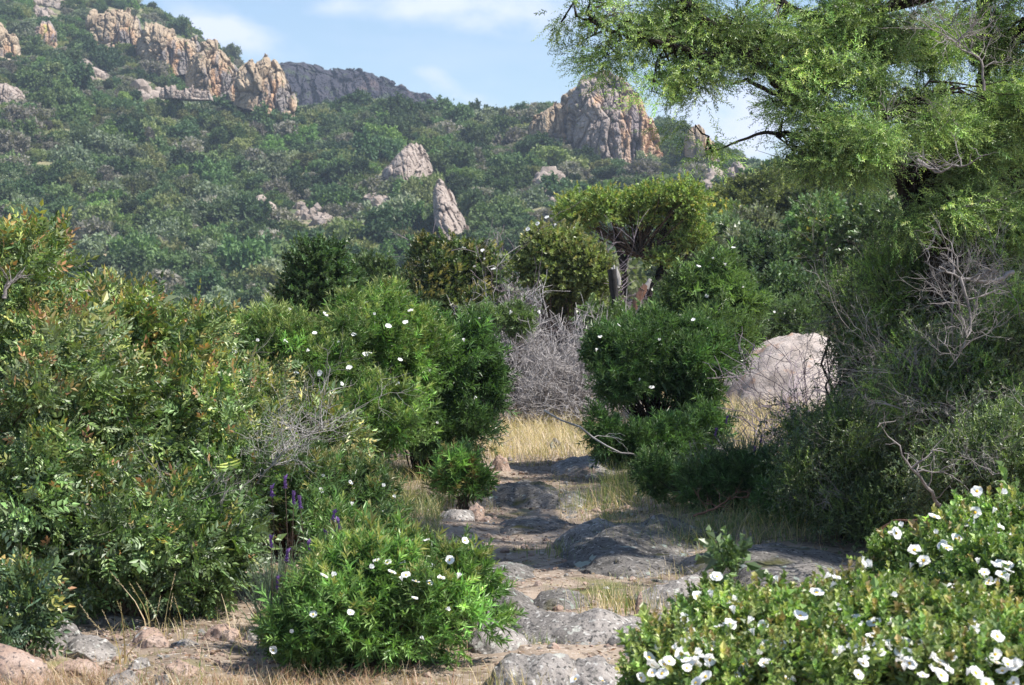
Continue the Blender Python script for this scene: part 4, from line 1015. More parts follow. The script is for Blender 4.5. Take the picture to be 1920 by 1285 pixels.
branch('fan of bare grey twigs high in the shaded side of the tree', [(1845, 170, 10.5), (1840, 110, 10.5), (1800, 90, 10.5), (1785, 75, 10.4)], .008, 256, kids=5, klen=.25)
branch('long pale stick lying across the grass beside the lichen-spotted slab', [(1020, 770, 15.6), (1150, 840, 15.4), (1250, 880, 15.2), (1330, 915, 15)], .009, 257, 'ash', kids=1, levels=1)
branch('grey dead branch in the shaded hollow by the corner boulders', [(5, 1095, 8.9), (50, 1100, 8.8), (75, 1120, 8.7)], .010, 258, kids=3, levels=1, klen=.15)
branch('thin dead twigs sprawling between the glossy shrubs and the flowers', [(455, 935, 10.2), (500, 880, 10.0), (560, 830, 10.0), (615, 790, 10)], .008, 259, 'ash', kids=9, klen=.3)
branch('reddish dead fronds lying at the edge of the slab in the shade', [(1300, 968, 12.9), (1340, 955, 12.9), (1370, 935, 12.8), (1400, 930, 12.8)], .010, 260, 'redwood', kids=3, levels=1, klen=.14)
branch('forked pale twig poking out of the glossy shrub top', [(8, 560, 9.3), (10, 540, 9.3), (14, 528, 9.3)], .012, 261, kids=1, levels=1, klen=.12)

# --- grey dead bush in the middle
def dead_bush(label, px, Y, n0, L_, seed, mat, lev=3, up=.8, r0=.012, name='dead_bush'):
    rg = rngf(seed); x0 = (px - 960) / FPX * Y; base = (x0, Y, float(G(x0, Y)))
    P, R = twigs(rg, base, n0, lev, L_, r0, up=up, start=.22)
    P = [p * 1 for p in P]
    for p in P: p[..., 2] = np.abs(p[..., 2])
    o = link(name, build_mesh(name, [(*tubes(p, r, 3), None) for p, r in zip(P, [np.maximum(q, .0032) for q in R])], M[mat]), None, base)
    return tag(o, label, 'dead bush', 'leafless grey bushes')
dead_bush('leafless pale grey bush at the end of the straw-coloured clearing', 975, 26, 85, .98, 271, 'dead_pale')
dead_bush('leafless grey bush touching the dark leafy shrub', 1060, 25, 60, .9, 272, 'dead_pale')
dead_bush('mauve-brown leafless bush standing behind the pale grey one', 1000, 31, 90, 1.6, 273, 'dead_mauve')
dead_bush('small leafless bush in front of the overhanging dark shrub', 915, 24.5, 44, .8, 274, 'dead_pale')
dead_bush('mauve leafless bush below the flat-topped tree', 1085, 33, 44, 1.4, 275, 'dead_mauve')
dead_bush('tangle of bare stems showing under the overhanging dark shrub', 770, 19.5, 26, .55, 276, 'dead')
dead_bush('grey leafless bush at the foot of the heath slope', 1640, 17, 40, .9, 277, 'dead_mauve')

# --- shrubs and trees beyond the clearing
MG = 'bushes and small trees beyond the clearing'
OL = [(.11, .15, .04), (.065, .095, .028), (.11, .13, .035)]
YG_ = [(.16, .235, .05), (.12, .19, .042), (.21, .28, .055)]
def ms(label, bpx, Y, lobes, n, seed, cols, size=2.0, tip=None, tipp=0, fl=(), cr=.25, nclump=150, nstem=50, up=.2, tm=None, dead=0, name='bush', cat='bush', sr=.02, bz=None, stemmat='bark', rough='leaf'):
    return shrub(label, cat, bpx, Y, lobes, tm or OAK, n, size, cols, seed, name=name, tip=tip, tipp=tipp, cr=cr, nclump=nclump, up=up, nstem=nstem, stem_r=sr, group=MG, flowers=list(fl), fsize=.10, dead=dead, bz=bz, stemmat=stemmat, mat=rough)
ms('dark pointed leafy bush against the distant hillside', 600, 24, [Lb(600, 530, 24, 60, 50, .4), Lb(610, 490, 24, 30, 28, .2), Lb(570, 560, 24, 45, 40, .3), Lb(640, 560, 24, 40, 50, .3)], 3400, 281, [(.05, .10, .035), (.06, .12, .04), (.05, .085, .03)], 1.6, up=1., nclump=130, cr=.2)
ms('dark olive bush with yellowish lower leaves', 850, 30, [Lb(830, 500, 30, 75, 50, .6), Lb(900, 520, 30, 60, 60, .6), Lb(800, 560, 29.5, 70, 55, .6), Lb(860, 580, 29.5, 80, 50, .6)], 5200, 282, [(.06, .095, .03), (.05, .08, .028), (.085, .105, .03)], 1.9, tip=[(.2, .17, .05)], tipp=.25, fl=[(905, 470), (925, 505), (870, 465), (940, 480), (890, 500), (905, 485)], dead=6)
ms('olive-green white-flowered bush left of the flat-topped tree', 1060, 30, [Lb(1060, 498, 30, 76, 56, .7), Lb(1020, 475, 30, 42, 40, .5), Lb(1105, 515, 30, 36, 46, .5), Lb(1090, 560, 30.5, 60, 40, .5)], 6500, 283, [(.16, .20, .06), (.13, .17, .05), (.19, .23, .08)], 1.9, tip=[(.22, .2, .07)], tipp=.3, fl=[(1079, 424), (1076, 430), (1008, 420), (1025, 408), (1040, 425), (990, 430)], dead=10)
ms('slim light green bush with white flowers in front of the dead bushes', 960, 25, [Lb(960, 600, 25, 45, 18, .25), Lb(900, 605, 25, 25, 22, .2)], 700, 284, [(.11, .17, .06), (.13, .19, .07)], 1.6, fl=[(1010, 585), (955, 590), (900, 600), (930, 588), (885, 605)], tm=CIS, cr=.12, nclump=40, nstem=30, sr=.006)
ms('low leafy bush under the dead snag', 1180, 26, [Lb(1180, 620, 26, 55, 28, .4), Lb(1260, 600, 26.5, 50, 32, .4), Lb(1120, 620, 26, 26, 24, .3)], 2200, 285, [(.08, .13, .04), (.10, .16, .045)], 1.7, cr=.2, nclump=80)
# the flat-topped tree
tb = at(1195, 560, 33.0); bx = tb[0]
rg = rngf(290); gz_ = float(G(bx, 33.0)); base = np.array([bx, 33.0, gz_])
t = thing('flat_topped_tree', 'small tree with a flat spreading yellow-green crown beyond the clearing', 'tree', base)
FT = [Lb(1120, 388, 33, 70, 26, .9), Lb(1078, 412, 33, 38, 20, .5), Lb(1185, 398, 33, 55, 20, .7), Lb(1260, 370, 33, 50, 25, .7), Lb(1290, 400, 33, 26, 18, .5), Lb(1215, 378, 33, 40, 17, .6)]
FT2 = [Lb(1285, 440, 33, 45, 16, .6), Lb(1235, 485, 33, 36, 12, .5), Lb(1310, 455, 33, 22, 12, .4)]
parts = []; allc = []
for lob, n_, ncl, cr_ in ((FT, 4200, 95, .2), (FT2, 700, 34, .16)):
    c, nn, d = crown_free(rg, lob, base, ncl, (.5, 1.0), .2); allc.append(c)
    for tp in OAK:
        m = n_ // 2; ki = rg.integers(0, ncl, m); off = nrm(rg.normal(size=(m, 3))) * rg.uniform(.1, 1, (m, 1)) ** .5 * cr_
        V, F = stamp(tp, c[ki] + off, basis(off * 3 + np.array([0, 0, .4]) + rg.normal(0, .5, (m, 3)), rg), 1.55 * rg.lognormal(0, .2, m))
        parts.append((V, F, leafcol(rg, tp, m, YG_, [(.30, .28, .05)], .25)))
link('crown', build_mesh('crown', parts, M['leaf']), t)
c = np.concatenate(allc)
fork1 = at(1165, 470, 33) - base; fork2 = at(1235, 470, 33) - base
wp = []; 
def poly(pts, r0, r1, K=10, jit=.02):
    P = np.array(pts, float); tt = np.linspace(0, len(P) - 1, K)
    Q = np.stack([np.interp(tt, np.arange(len(P)), P[:, k]) for k in range(3)], -1)
    Q[1:-1] += rg.normal(0, jit, (K - 2, 3)); return Q[None], np.linspace(r0, r1, K)[None]
A_ = lambda a, b, Y=33.: at(a, b, Y) - base
segs = [poly([A_(1180, 620), A_(1205, 560), A_(1225, 520), A_(1270, 470), A_(1300, 430)], .11, .03), poly([A_(1160, 620), A_(1170, 520), A_(1162, 460), A_(1140, 400)], .09, .03),
        poly([A_(1215, 540), A_(1260, 500), A_(1310, 465)], .05, .015), poly([A_(1235, 500), A_(1245, 440), A_(1270, 390)], .05, .015), poly([A_(1166, 500), A_(1190, 450), A_(1200, 400)], .05, .015)]
link('trunk', build_mesh('trunk', [(*tubes(p, r, 7), None) for p, r in segs], M['bark_dark'], True), t)
P, R = stems_to(rg, c, 110, .018, K=6, sag=-.1, origin=A_(1195, 480)); 
link('branches', build_mesh('branches', [(*tubes(P, R, 4), None)], M['bark'], True), t)
# the charred snag
sb = at(1152, 600, 27.5); base = np.array([sb[0], 27.5, float(G(sb[0], 27.5))])
t = thing('dead_snag', 'charred broken trunk with a bleached splintered top', 'dead trunk', base)
S_ = lambda a, b: at(a, b, 27.5) - base
zlow = np.array([0, 0, 0.])
def radial(pts, rads, K=26, sides=12, seed=1, rough=.15):
    P = np.array(pts); tt = np.linspace(0, len(P) - 1, K); Q = np.stack([np.interp(tt, np.arange(len(P)), P[:, k]) for k in range(3)], -1)
    R = np.interp(tt, np.arange(len(P)), rads)
    V, F = tubes(Q[None], R[None], sides); ctr = np.repeat(Q, sides, 0)
    d = V - ctr; V = ctr + d * (1 + rough * fbm(V[:, 0] * 25, V[:, 1] * 25, V[:, 2] * 4, 3, seed))[:, None]; return V, F, None
link('trunk', build_mesh('trunk', [radial([zlow, S_(1154, 580), S_(1150, 530), S_(1148, 505)], [.05, .05, .065, .06])], M['char'], True), t)
tops = []
for k, (a, b, hgt) in enumerate([(1152, 545, 497), (1157, 540, 500), (1160, 535, 508), (1148, 520, 502)]):
    tops.append(radial([S_(a, b), S_(a, (b + hgt) / 2), S_(a - 1, hgt)], [.035, .035, .012], 12, 7, 5 + k, .2))
link('splintered_top', build_mesh('splintered_top', tops, M['ash'], True), t)
sb = at(1205, 590, 28); base = np.array([sb[0], 28., float(G(sb[0], 28.))]); S_ = lambda a, b: at(a, b, 28) - base
t = thing('dead_snag', 'leaning red-brown broken trunk with a grey tip beside the charred one', 'dead trunk', base)
link('trunk', build_mesh('trunk', [radial([S_(1186, 610), S_(1195, 565), S_(1205, 545), S_(1212, 535)], [.075, .065, .055, .045], seed=4)], M['redwood'], True), t)
link('splintered_top', build_mesh('splintered_top', [radial([S_(1210, 540), S_(1218, 527), S_(1222, 520)], [.045, .03, .012], 12, 8, 9, .2)], M['ash'], True), t)

# bushes on the rising slope
def hb(label, px, py, Y, rpx, rpy, seed, cols, n=2400, size=2.6, tip=None, tipp=0, extra=(), dead=0, tm=None):
    lob = [Lb(px, py, Y, rpx, rpy), Lb(px - rpx * .5, py + rpy * .35, Y, rpx * .6, rpy * .6), Lb(px + rpx * .5, py + rpy * .3, Y, rpx * .6, rpy * .65), Lb(px, py + rpy * .8, Y, rpx * .9, rpy * .6)] + list(extra)
    zg = float(hillz(px, Y)) if Y > 40 else float(G((px - 960) / FPX * Y, Y))
    lowest = at(px, py + rpy * 1.6, Y)[2]
    bz_ = min(zg, lowest)
    return ms(label, px, Y, lob, n, seed, cols, size, tip, tipp, cr=.17 * rpx / FPX * Y + .12, nclump=90, nstem=30, sr=.015 * Y / 30, bz=bz_, dead=dead, tm=tm)
PALE = [(.13, .19, .09), (.16, .22, .11), (.11, .17, .07)]; GRY = [(.15, .17, .11), (.12, .14, .09), (.18, .19, .13)]
hb('big yellow-olive bush on the slope just below the gap of sky', 1400, 390, 95, 62, 50, 301, [(.12, .14, .035), (.15, .17, .04), (.09, .11, .03)], n=3000, size=5)
hb('yellow-olive bush partly behind the drooping tree sprays', 1480, 380, 90, 60, 55, 302, [(.10, .12, .035), (.12, .14, .04)], n=2600, size=5)
hb('dark bush on the slope under the lower tree limb', 1560, 370, 80, 60, 60, 303, [(.06, .09, .03), (.08, .10, .03)], n=2600, size=4.6)
hb('green bush speckled with yellow blossom on the slope', 1365, 425, 75, 38, 28, 304, [(.12, .17, .04), (.09, .14, .04)], tip=[(.42, .36, .05)], tipp=.18, size=4)
hb('grey-green rounded bush beside the yellow-blossomed one', 1420, 440, 72, 45, 32, 305, GRY, size=4)
hb('pale sage-green dome bush right of the flat-topped tree', 1355, 455, 60, 45, 26, 306, PALE, size=3.6)
hb('dark small-leaved bush with bare stems on the slope', 1430, 500, 45, 55, 55, 307, [(.06, .10, .045), (.07, .11, .05)], size=2.8, dead=8)
hb('bright pale green bush high beside the heath', 1530, 430, 50, 35, 45, 308, [(.12, .21, .08), (.15, .24, .10)], size=3)
hb('pale minty bush below the bright pale green one', 1490, 490, 46, 38, 38, 309, PALE, size=2.8)
hb('grey twiggy bush at the middle of the slope', 1385, 480, 55, 50, 30, 310, GRY, size=3.2, dead=8)
hb('green bush with yellow sprigs beneath the tree limb', 1560, 440, 40, 45, 50, 311, [(.10, .16, .04), (.07, .12, .035)], tip=[(.45, .38, .04)], tipp=.12, size=2.4)
hb('dull green bush at the top of the slope behind the tree', 1640, 400, 70, 70, 70, 312, [(.07, .10, .04), (.08, .12, .04)], size=4.2)
hb('tall dark bush behind the heath spires', 1650, 470, 32, 70, 80, 313, [(.05, .09, .03), (.07, .11, .035)], size=2.2, dead=14)
hb('dark bush under the trunk of the big tree', 1760, 450, 24, 110, 90, 314, [(.05, .08, .03), (.06, .10, .035)], n=3600, size=1.8, dead=22)
hb('dark leafy bush filling the edge beside the trunk', 1890, 430, 20, 90, 130, 315, [(.05, .09, .03), (.07, .11, .035)], n=3600, size=1.6, dead=14)
hb('shadowed green bush on the slope edge above the pale boulder', 1480, 560, 36, 60, 40, 316, [(.06, .11, .045), (.08, .13, .05)], size=2.2)
hb('low sage bush between the flat-topped tree and the slope', 1300, 480, 48, 40, 35, 317, GRY, size=3)
hb('green bush with hints of yellow just above the pale white-dotted shrub', 1310, 430, 65, 45, 30, 318, [(.10, .15, .05), (.12, .17, .05)], tip=[(.4, .34, .05)], tipp=.12, size=4)
hb('round dark green bush beyond the clearing, low against the hill', 700, 545, 36, 60, 45, 319, [(.06, .10, .035), (.08, .12, .04)], size=2.4)
hb('mid green bush hiding the foot of the distant hill', 500, 650, 34, 90, 40, 320, [(.06, .10, .035), (.08, .12, .04)], size=2.2)

# ------------------------------------------------------------------ the big overhanging tree
rg = rngf(400)
TY = 12.6
tbx = at(1800, 900, TY)[0]; base = np.array([tbx, TY, float(G(tbx, TY))])
t = thing('overhanging_tree', 'big dark-trunked tree with drooping feathery light green sprays', 'tree', base)
A_ = lambda a, b, Y=TY: at(a, b, Y) - base
def limb(pts, r0, r1, K=22, jit=.012): return poly([A_(*p) for p in pts], r0, r1, K, min(jit, r0 * .16))
trunk = limb([(1830, 1040), (1800, 800), (1775, 560), (1755, 470), (1720, 390), (1690, 340)], .11, .075, 26)
limbs = [limb([(1690, 340), (1655, 300, 12.4), (1640, 220, 12.2), (1650, 120, 12.1), (1645, 0, 12), (1640, -160, 12)], .075, .03),
         limb([(1755, 470), (1790, 380, 12.8), (1830, 260, 13), (1850, 100, 13), (1840, -100, 13.2)], .08, .03),
         limb([(1645, 240, 12.2), (1560, 230, 12), (1490, 190, 11.9), (1430, 130, 11.8), (1370, 70, 11.8), (1310, 20, 11.7), (1250, -20, 11.7)], .05, .012),
         limb([(1650, 120, 12.1), (1560, 60, 12), (1450, 0, 12), (1330, -60, 12), (1180, -80, 12)], .045, .012),
         limb([(1400, 100, 11.8), (1330, 105, 11.7), (1240, 80, 11.6), (1150, 60, 11.6), (1080, 30, 11.6)], .022, .006),
         limb([(1490, 190, 11.9), (1440, 170, 11.8), (1400, 150, 11.8), (1370, 160, 11.7)], .02, .006),
         limb([(1640, 270, 12.2), (1560, 290, 12), (1480, 250, 11.9), (1420, 250, 11.8), (1340, 285, 11.8)], .025, .005),
         limb([(1645, 0, 12), (1560, -120, 11.8), (1450, -220, 11.7)], .035, .012), limb([(1645, -60, 12), (1720, -200, 12.4), (1760, -350, 12.5)], .035, .012),
         limb([(1850, 100, 13), (1930, 40, 13.2), (2050, -40, 13.2)], .04, .012), limb([(1640, -160, 12), (1500, -300, 12.3), (1380, -380, 12.5)], .03, .01)]
link('trunk', build_mesh('trunk', [(*tubes(*trunk, 10), None)], M['bark_dark'], True), t)
for lb_ in limbs[:2] + limbs[2:4]:
    link('limb', build_mesh('limb', [(*tubes(*lb_, 8), None)], M['bark_dark'], True), t)
CL = []
def cl(px, py, Y, a, b, w=1.0, ry=None): CL.append(Lb(px, py, Y, a, b, ry, w))
for a in [(1110, 20, 11.6, 55, 45), (1095, 80, 11.6, 34, 20), (1180, 60, 11.7, 60, 55), (1150, 105, 11.6, 44, 24), (1205, 110, 11.6, 24, 24), (1222, 170, 11.6, 9, 22),
          (1260, 40, 11.8, 70, 60), (1270, 140, 11.7, 45, 45), (1285, 200, 11.7, 16, 45), (1340, 60, 11.8, 80, 55), (1345, 130, 11.7, 35, 20, .4), (1430, 60, 11.9, 90, 60), (1445, 125, 11.8, 50, 22, .7),
          (1345, 280, 11.7, 30, 20, .8), (1400, 272, 11.7, 22, 8, .6), (1430, 195, 11.7, 20, 8, .3), (1460, 200, 11.8, 22, 14, .4), (1508, 220, 11.8, 22, 40), (1530, 130, 11.9, 80, 80), (1560, 230, 11.7, 80, 70), (1620, 160, 11.8, 60, 60),
          (1620, 290, 11.6, 60, 40), (1545, 305, 11.7, 60, 35), (1500, 290, 11.7, 14, 14, .4), (1560, 40, 12, 100, 60), (1660, 60, 12, 80, 70), (1640, 240, 11.5, 45, 45), (1740, 80, 12.4, 80, 90, .8),
          (1720, 200, 12.5, 60, 70, .6), (1830, 60, 13, 80, 90, .8), (1900, 140, 13, 70, 110, .8), (1820, 220, 13, 80, 80, .7), (1890, 300, 13.2, 80, 80, .7), (1770, 330, 13, 50, 60, .5), (1700, 420, 12.2, 50, 40, .7), (1800, 400, 12.1, 70, 60, .9), (1880, 420, 12.3, 70, 90, .9), (1830, 280, 12.2, 70, 80, .9), (1760, 230, 12, 60, 70, .8), (1900, 200, 12.2, 60, 90, .8), (1900, 560, 12.2, 60, 70, .6)]:
    cl(*a)
for a in [(1150, -80, 11.8, 120, 70), (1350, -90, 12, 150, 90), (1560, -100, 12.2, 150, 110), (1750, -90, 12.5, 150, 110), (1930, -60, 13, 140, 130), (1450, -260, 12.4, 180, 100), (1650, -280, 12.6, 190, 120), (1850, -260, 13, 180, 120), (1650, -430, 12.8, 200, 90), (2050, 100, 13.4, 120, 180), (2050, -200, 13.4, 150, 140), (1550, -170, 14.6, 150, 80), (1750, -180, 15, 160, 90), (1950, -200, 15.4, 160, 100), (1850, -260, 16.4, 200, 90), (1650, -240, 16.2, 150, 70), (2150, -120, 12.5, 170, 120), (2350, -180, 12.5, 180, 130), (2550, -220, 12.5, 170, 130), (2250, -60, 10.8, 170, 120), (2500, -120, 10.8, 180, 130), (2700, -200, 11, 170, 120), (2200, -160, 14.5, 170, 110), (2420, -190, 14.5, 160, 110), (2100, 60, 12, 90, 120), (2000, 260, 13, 90, 130), (1990, 420, 13, 80, 100)]:
    cl(*a, w=.30)  # out-of-view crown lobes, added so their shade falls on path and shrubs
def drape_layer(n, ncl, cols, tip, tipp, seed, cr=.11):
    rg = rngf(seed); c, nn, d = crown_free(rg, CL, base, ncl, (.1, .95), .3); parts = []
    csz = rg.uniform(.6, 1.3, ncl); tint = rg.lognormal(.1, .38, ncl); cdir = nrm(rg.normal(size=(ncl, 3)) * np.array([1, 1, .5]))
    for tp in DRA:
        m = n // 3; ki = rg.integers(0, ncl, m)
        off = rg.normal(0, 1, (m, 3)) * np.array([.6, .6, .42]) * cr * csz[ki, None]
        dirv = np.array([0, 0, -.32]) + cdir[ki] * .75 + nn[ki] * .3 + off / cr * .45 + rg.normal(0, .38, (m, 3))
        V, F = stamp(tp, c[ki] + off, basis(dirv, rg), rg.uniform(.65, 1.15, m))
        C_ = leafcol(rg, tp, m, cols, tip, tipp) * np.repeat(tint[ki], len(tp.V))[:, None]
        parts.append((V, F, np.clip(C_, 0, 1)))
    return parts, c
parts, cc = drape_layer(46000, 1350, [(.12, .20, .06), (.155, .24, .07), (.075, .13, .045), (.20, .28, .085)], [(.26, .33, .10)], .4, 401)
link('foliage', build_mesh('foliage', parts, M['leaf']), t)
# twigs: from the nearest limb point to every clump
LP = np.concatenate([l[0][0] for l in limbs] + [trunk[0][0][-6:]])
near = LP[np.argmin(((cc[:, None] - LP[None]) ** 2).sum(-1), 1)]
K = 7; tt = np.linspace(0, 1, K)[None, :, None]
P = near[:, None] * (1 - tt) + cc[:, None] * tt; P[..., 2] += (.12 * np.sin(tt[..., 0] * math.pi)) * np.linalg.norm(cc - near, axis=1)[:, None]
P[:, 1:-1] += rg.normal(0, .03, (len(P), K - 2, 3)); R = np.broadcast_to(.010 * (1 - .8 * tt[..., 0]), P.shape[:2])
tw = [(*tubes(P, R, 4), None)]
for lb_ in limbs[4:]: tw.append((*tubes(*lb_, 7), None))
link('branches', build_mesh('branches', tw, M['bark_dark'], True), t)
dk = rg.choice(len(cc), 90, replace=False)
PP, RR = twigs(rg, base, 0, 2, .3, .0055, up=-.1, origin=cc[dk], wig=.2)
link('dead_twigs', build_mesh('dead_twigs', [(*tubes(p, r, 3), None) for p, r in zip(PP, RR)], M['dead']), t)

# ------------------------------------------------------------------ vegetation on the hill
def tree_variant(seed, squat=.8, n=3400):
    rg = rngf(seed); nl = rg.integers(5, 9); lob = [(0, 0, .55 * squat, .62, .62, .5 * squat, 1)]
    for _ in range(nl):
        a = rg.uniform(0, 2 * math.pi); r = rg.uniform(.3, .62); s = rg.uniform(.28, .48)
        lob.append((r * math.cos(a), r * math.sin(a), rg.uniform(.3, .95) * squat, s, s, s * .8, 1))
    L = np.array(lob); ncl = 54
    c, nn, d = crown_free(rg, lob, (0, 0, 0), ncl, (.8, 1.02), .15)
    tp = Tmpl(*[np.array(q) for q in leaf(.15, .11, .2, .1)], np.zeros(4))
    ki = rg.integers(0, ncl, n); off = rg.normal(0, .085, (n, 3)); pos = c[ki] + off; pos[:, 2] = np.maximum(pos[:, 2], .0)
    V, F = stamp(tp, pos, basis(rg.normal(size=(n, 3)) + nn[ki] * .4, rg), rg.uniform(.6, 1.25, n))
    # stems
    P, R = stems_to(rg, c, 14, .035, .05); V2, F2 = tubes(P, R, 4)
    return (V, F, None, 0), (V2, F2, None, 1)
hidden = bpy.data.collections.new('hill_plants')       # sources for the covering shrub mass
VAR = []; kinds_ = list(HILLC)
for i, kname in enumerate(kinds_):
    for j in range(2):
        me = build_mesh('hill_plant', list(tree_variant(500 + i * 7 + j, .75 + .25 * j)), [M['hill ' + kname], M['bark']])
        o = bpy.data.objects.new('hill_plant_%02d' % (i * 2 + j), me); hidden.objects.link(o); VAR.append((kname, me))

SCREE = [  # bare rock patches: outline in the photo
 ('triangular patch of bare pale rock in the middle of the slope', [(775, 262), (800, 285), (812, 320), (795, 345), (760, 345), (735, 340), (722, 312), (750, 290)], 30),
 ('long rib of bare pale rock running down the slope', [(825, 345), (845, 360), (862, 395), (880, 430), (882, 455), (850, 445), (820, 425), (818, 385)], 34),
 ('narrow strip of pinkish rubble above the bush tops', [(545, 385), (580, 390), (610, 405), (640, 425), (638, 438), (600, 425), (560, 405)], 24),
 ('small patch of stones at the foot of the rock tower', [(1010, 345), (1050, 335), (1055, 355), (1035, 385), (1015, 370)], 20),
 ('pale stony ledge below the highest crags', [(150, 133), (180, 132), (205, 140), (200, 148), (165, 145)], 12),
 ('faint stony clearing beside the long pale rib', [(690, 372), (730, 378), (735, 400), (700, 395)], 10),
 ('pink rubble slope past the rock tower', [(1310, 325), (1345, 335), (1360, 350), (1335, 362), (1318, 350)], 16),
 ('reddish stony patch under the row of orange crags', [(255, 170), (300, 165), (330, 185), (290, 200), (262, 190)], 14),
 ('small stony break in the trees low on the slope', [(480, 395), (505, 398), (520, 425), (495, 430), (478, 415)], 8),
 ('pale stones among bushes on the upper edge of the hill', [(60, 10), (110, 0), (125, 20), (80, 35)], 10)]
def inpoly(px, py, poly_):
    px, py = np.asarray(px), np.asarray(py); ins = np.zeros(px.shape, bool); j = len(poly_) - 1
    for i in range(len(poly_)):
        xi, yi = poly_[i]; xj, yj = poly_[j]
        c_ = ((yi > py) != (yj > py)) & (px < (xj - xi) * (py - yi) / (yj - yi + 1e-9) + xi); ins ^= c_; j = i
    return ins
for si, (lab, poly_, nr) in enumerate(SCREE):
    if si < 2: continue            # these two are built as outcrops above
    rg = rngf(700 + si); pa = np.array(poly_); n = nr * 260
    px = rg.uniform(pa[:, 0].min(), pa[:, 0].max(), n); py = rg.uniform(pa[:, 1].min(), pa[:, 1].max(), n)
    k = inpoly(px, py, poly_); px, py = px[k], py[k]; Y_ = hill_at(px, py); ok = ~np.isnan(Y_); px, py, Y_ = px[ok], py[ok], Y_[ok]
    z = hillz(px, Y_); X = (px - 960) / FPX * Y_
    base = np.array([X.mean(), Y_.mean(), z.mean()]); parts = []
    for q in range(4):
        V0, F0 = rockgeo((1, .9, 1.35), 800 + si * 5 + q, 2, 18, .22); tp = Tmpl(V0, F0, np.zeros(len(V0)))
        sel = np.arange(len(X)) % 4 == q; m = sel.sum()
        if m == 0: continue
        d = nrm(np.stack([rg.normal(0, .35, m), rg.normal(-.25, .3, m), np.ones(m)], -1))
        s = Y_[sel] / 400 * rg.lognormal(-.1, .6, m) * .34
        parts.append((*stamp(tp, np.stack([X[sel], Y_[sel], z[sel]], -1) - base, basis(d, rg), s), None))
    tag(link('rock_outcrop', build_mesh('rock_outcrop', parts, M['scree'], False), None, base), lab, 'rock outcrop', 'bare rock patches on the slope')

CRAGZ = [(155, 14, 275, 100), (258, 50, 382, 132), (355, 83, 448, 185), (442, 112, 560, 208), (0, 45, 46, 118), (60, 45, 110, 88), (0, 160, 50, 212), (990, 195, 1085, 262), (1085, 135, 1242, 330), (1285, 245, 1345, 300), (1365, 310, 1405, 345), (310, 165, 392, 184)]
rg = rngf(900)
# candidates, uniform over the real ground
n = 60000
Yc = np.sqrt(rg.uniform(130 ** 2, 800 ** 2, n)); pxc = rg.uniform(-420, 2100, n)
pyc = smooth_interp(pxc, np.log(Yc))
Xc = (pxc - 960) / FPX * Yc
dens = .5 + .5 * vnoise(Xc / 30, Yc / 30, 0, 55)
keep = rg.random(n) < .24 + .50 * dens
for _, poly_, _n in SCREE:
    for dy_ in (0, 8, 16, 24):
        for dx_ in (-5, 5): keep &= ~(inpoly(pxc + dx_, pyc - dy_, poly_) & (rg.random(n) > .05))
for (a, b, c_, d_) in CRAGZ: keep &= ~((pxc > a + 4) & (pxc < c_ - 4) & (pyc > b) & (pyc < d_ + 8) & (rg.random(n) > .22))
pxc, Yc, Xc, pyc = pxc[keep], Yc[keep], Xc[keep], pyc[keep]
zc = hillz(pxc, Yc)
# steepness thinning is in the sheet itself; sizes: many shrubs, fewer trees
rad = np.exp(rg.normal(math.log(2.0), .42, len(Xc))); rad = np.clip(rad, .8, 4.8)
kidx = rg.choice(6, len(Xc), p=[.33, .24, .13, .07, .14, .09]); vidx = kidx * 2 + rg.integers(0, 2, len(Xc))
# front-surface visibility estimate: hidden by terrain in front?
vis = np.abs(np.nan_to_num(hill_at(pxc, pyc + 3)) - Yc) < Yc * .06
OCX = [0, 130, 160, 300, 440, 530, 560, 600, 660, 690, 750, 800, 960, 980, 1040, 1100, 1230, 1330, 1345]
OCY = [390, 400, 500, 535, 590, 580, 500, 465, 520, 520, 480, 440, 455, 420, 360, 340, 350, 335, 330]
view = vis & (pxc > 4) & (pxc < 1335) & (pyc > 10) & (pyc < np.interp(pxc, OCX, OCY) + 5)
score = np.where(view, rad / Yc, 0); big = np.argsort(-score)[:300]
print('hill plants', len(Xc), 'in view', view.sum())
LM = [('beside the triangular pale rock patch', 768, 305), ('along the long pale rock rib', 850, 400), ('around the pinkish rubble strip', 590, 405), ('under the row of orange crags', 400, 210), ('near the highest crags', 220, 110),
      ('on the saddle between the two rocky peaks', 900, 250), ('at the foot of the tall rock tower', 1130, 345), ('low on the slope above the reddish-tipped shrubs', 260, 470), ('near the pale pink boulder crag on the hill edge', 60, 220),
      ('on the open middle of the green slope', 420, 330), ('low on the slope beside the dark pointed bush', 520, 500), ('below the dark far mountain', 680, 230), ('between the pale rib and the flat-topped tree', 960, 380), ('halfway up the slope above the tallest glossy shrub', 120, 330)]
for i in big:
    kname, me = VAR[vidx[i]]
    o = bpy.data.objects.new('hillside_tree', me); sc.collection.objects.link(o)
    r = rad[i] * 1.15; o.location = (Xc[i], Yc[i], zc[i] - .25 * r); o.rotation_euler = (0, 0, rg.uniform(0, 6.28)); o.scale = (r, r, r * rg.uniform(.95, 1.35))
    w = LM[int(np.argmin([(pxc[i] - a) ** 2 + ((pyc[i] - b) * 1.3) ** 2 for _, a, b in LM]))][0]
    sz = 'large' if rad[i] > 3.9 else ('medium' if rad[i] > 2.9 else 'small')
    tag(o, '%s rounded %s tree %s' % (sz, kname, w), 'tree', 'trees spread over the hillside')
rest = np.setdiff1d(np.arange(len(Xc)), big)
pm = bpy.data.meshes.new('hill_shrubs'); pm.vertices.add(len(rest))
pm.vertices.foreach_set('co', np.stack([Xc[rest], Yc[rest], zc[rest] - .25 * rad[rest]], -1).astype(np.float32).ravel())
a1 = pm.attributes.new('vi', 'INT', 'POINT'); a1.data.foreach_set('value', vidx[rest].astype(np.int32))
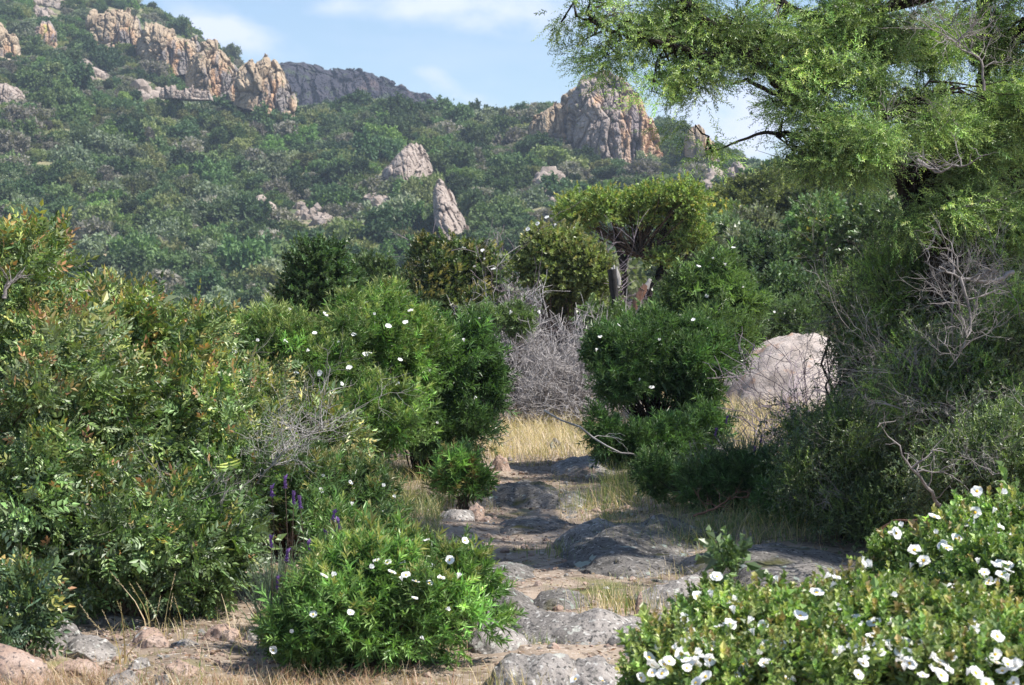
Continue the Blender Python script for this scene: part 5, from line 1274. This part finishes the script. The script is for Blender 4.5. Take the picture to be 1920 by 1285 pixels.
a2 = pm.attributes.new('sc', 'FLOAT', 'POINT'); a2.data.foreach_set('value', rad[rest].astype(np.float32))
a3 = pm.attributes.new('rz', 'FLOAT_VECTOR', 'POINT'); rz = np.zeros((len(rest), 3), np.float32); rz[:, 2] = rg.uniform(0, 6.28, len(rest)); a3.data.foreach_set('vector', rz.ravel())
po = tag(link('hillside_shrubbery', pm), kind='stuff')
ng = bpy.data.node_groups.new('spread_shrubs', 'GeometryNodeTree')
ng.interface.new_socket('Geometry', in_out='INPUT', socket_type='NodeSocketGeometry'); ng.interface.new_socket('Geometry', in_out='OUTPUT', socket_type='NodeSocketGeometry')
gi = ng.nodes.new('NodeGroupInput'); go = ng.nodes.new('NodeGroupOutput'); ip = ng.nodes.new('GeometryNodeInstanceOnPoints'); ci = ng.nodes.new('GeometryNodeCollectionInfo')
ci.inputs['Collection'].default_value = hidden; ci.inputs['Separate Children'].default_value = True; ci.inputs['Reset Children'].default_value = True
def na(nm, ty):
    n_ = ng.nodes.new('GeometryNodeInputNamedAttribute'); n_.data_type = ty; n_.inputs['Name'].default_value = nm
    return next(s for s in n_.outputs if s.enabled and s.name == 'Attribute')
ip.inputs['Pick Instance'].default_value = True
ng.links.new(gi.outputs[0], ip.inputs['Points']); ng.links.new(ci.outputs[0], ip.inputs['Instance'])
ng.links.new(na('vi', 'INT'), ip.inputs['Instance Index']); ng.links.new(na('sc', 'FLOAT'), ip.inputs['Scale'])
ng.links.new(na('rz', 'FLOAT_VECTOR'), ip.inputs['Rotation']); ng.links.new(ip.outputs[0], go.inputs[0])
md = po.modifiers.new('spread', 'NODES'); md.node_group = ng

# ------------------------------------------------------------------ air
if HAZE:
    m, nt, out = newmat('air')
    pv = nt.nodes.new('ShaderNodeVolumePrincipled'); pv.inputs['Color'].default_value = (.68, .80, 1.0, 1); pv.inputs['Density'].default_value = .00026; pv.inputs['Anisotropy'].default_value = .2
    nt.links.new(pv.outputs[0], out.inputs['Volume'])
    x0, x1, y0, y1, z0, z1 = -700, 1300, -40, 1400, -60, 190
    V = np.array([(x, y, z) for x in (x0, x1) for y in (y0, y1) for z in (z0, z1)], float)
    F = np.array([[0, 1, 3, 2], [4, 6, 7, 5], [0, 4, 5, 1], [2, 3, 7, 6], [0, 2, 6, 4], [1, 5, 7, 3]])
    tag(link('haze', build_mesh('haze', [(V, F, None)], m)), kind='stuff')
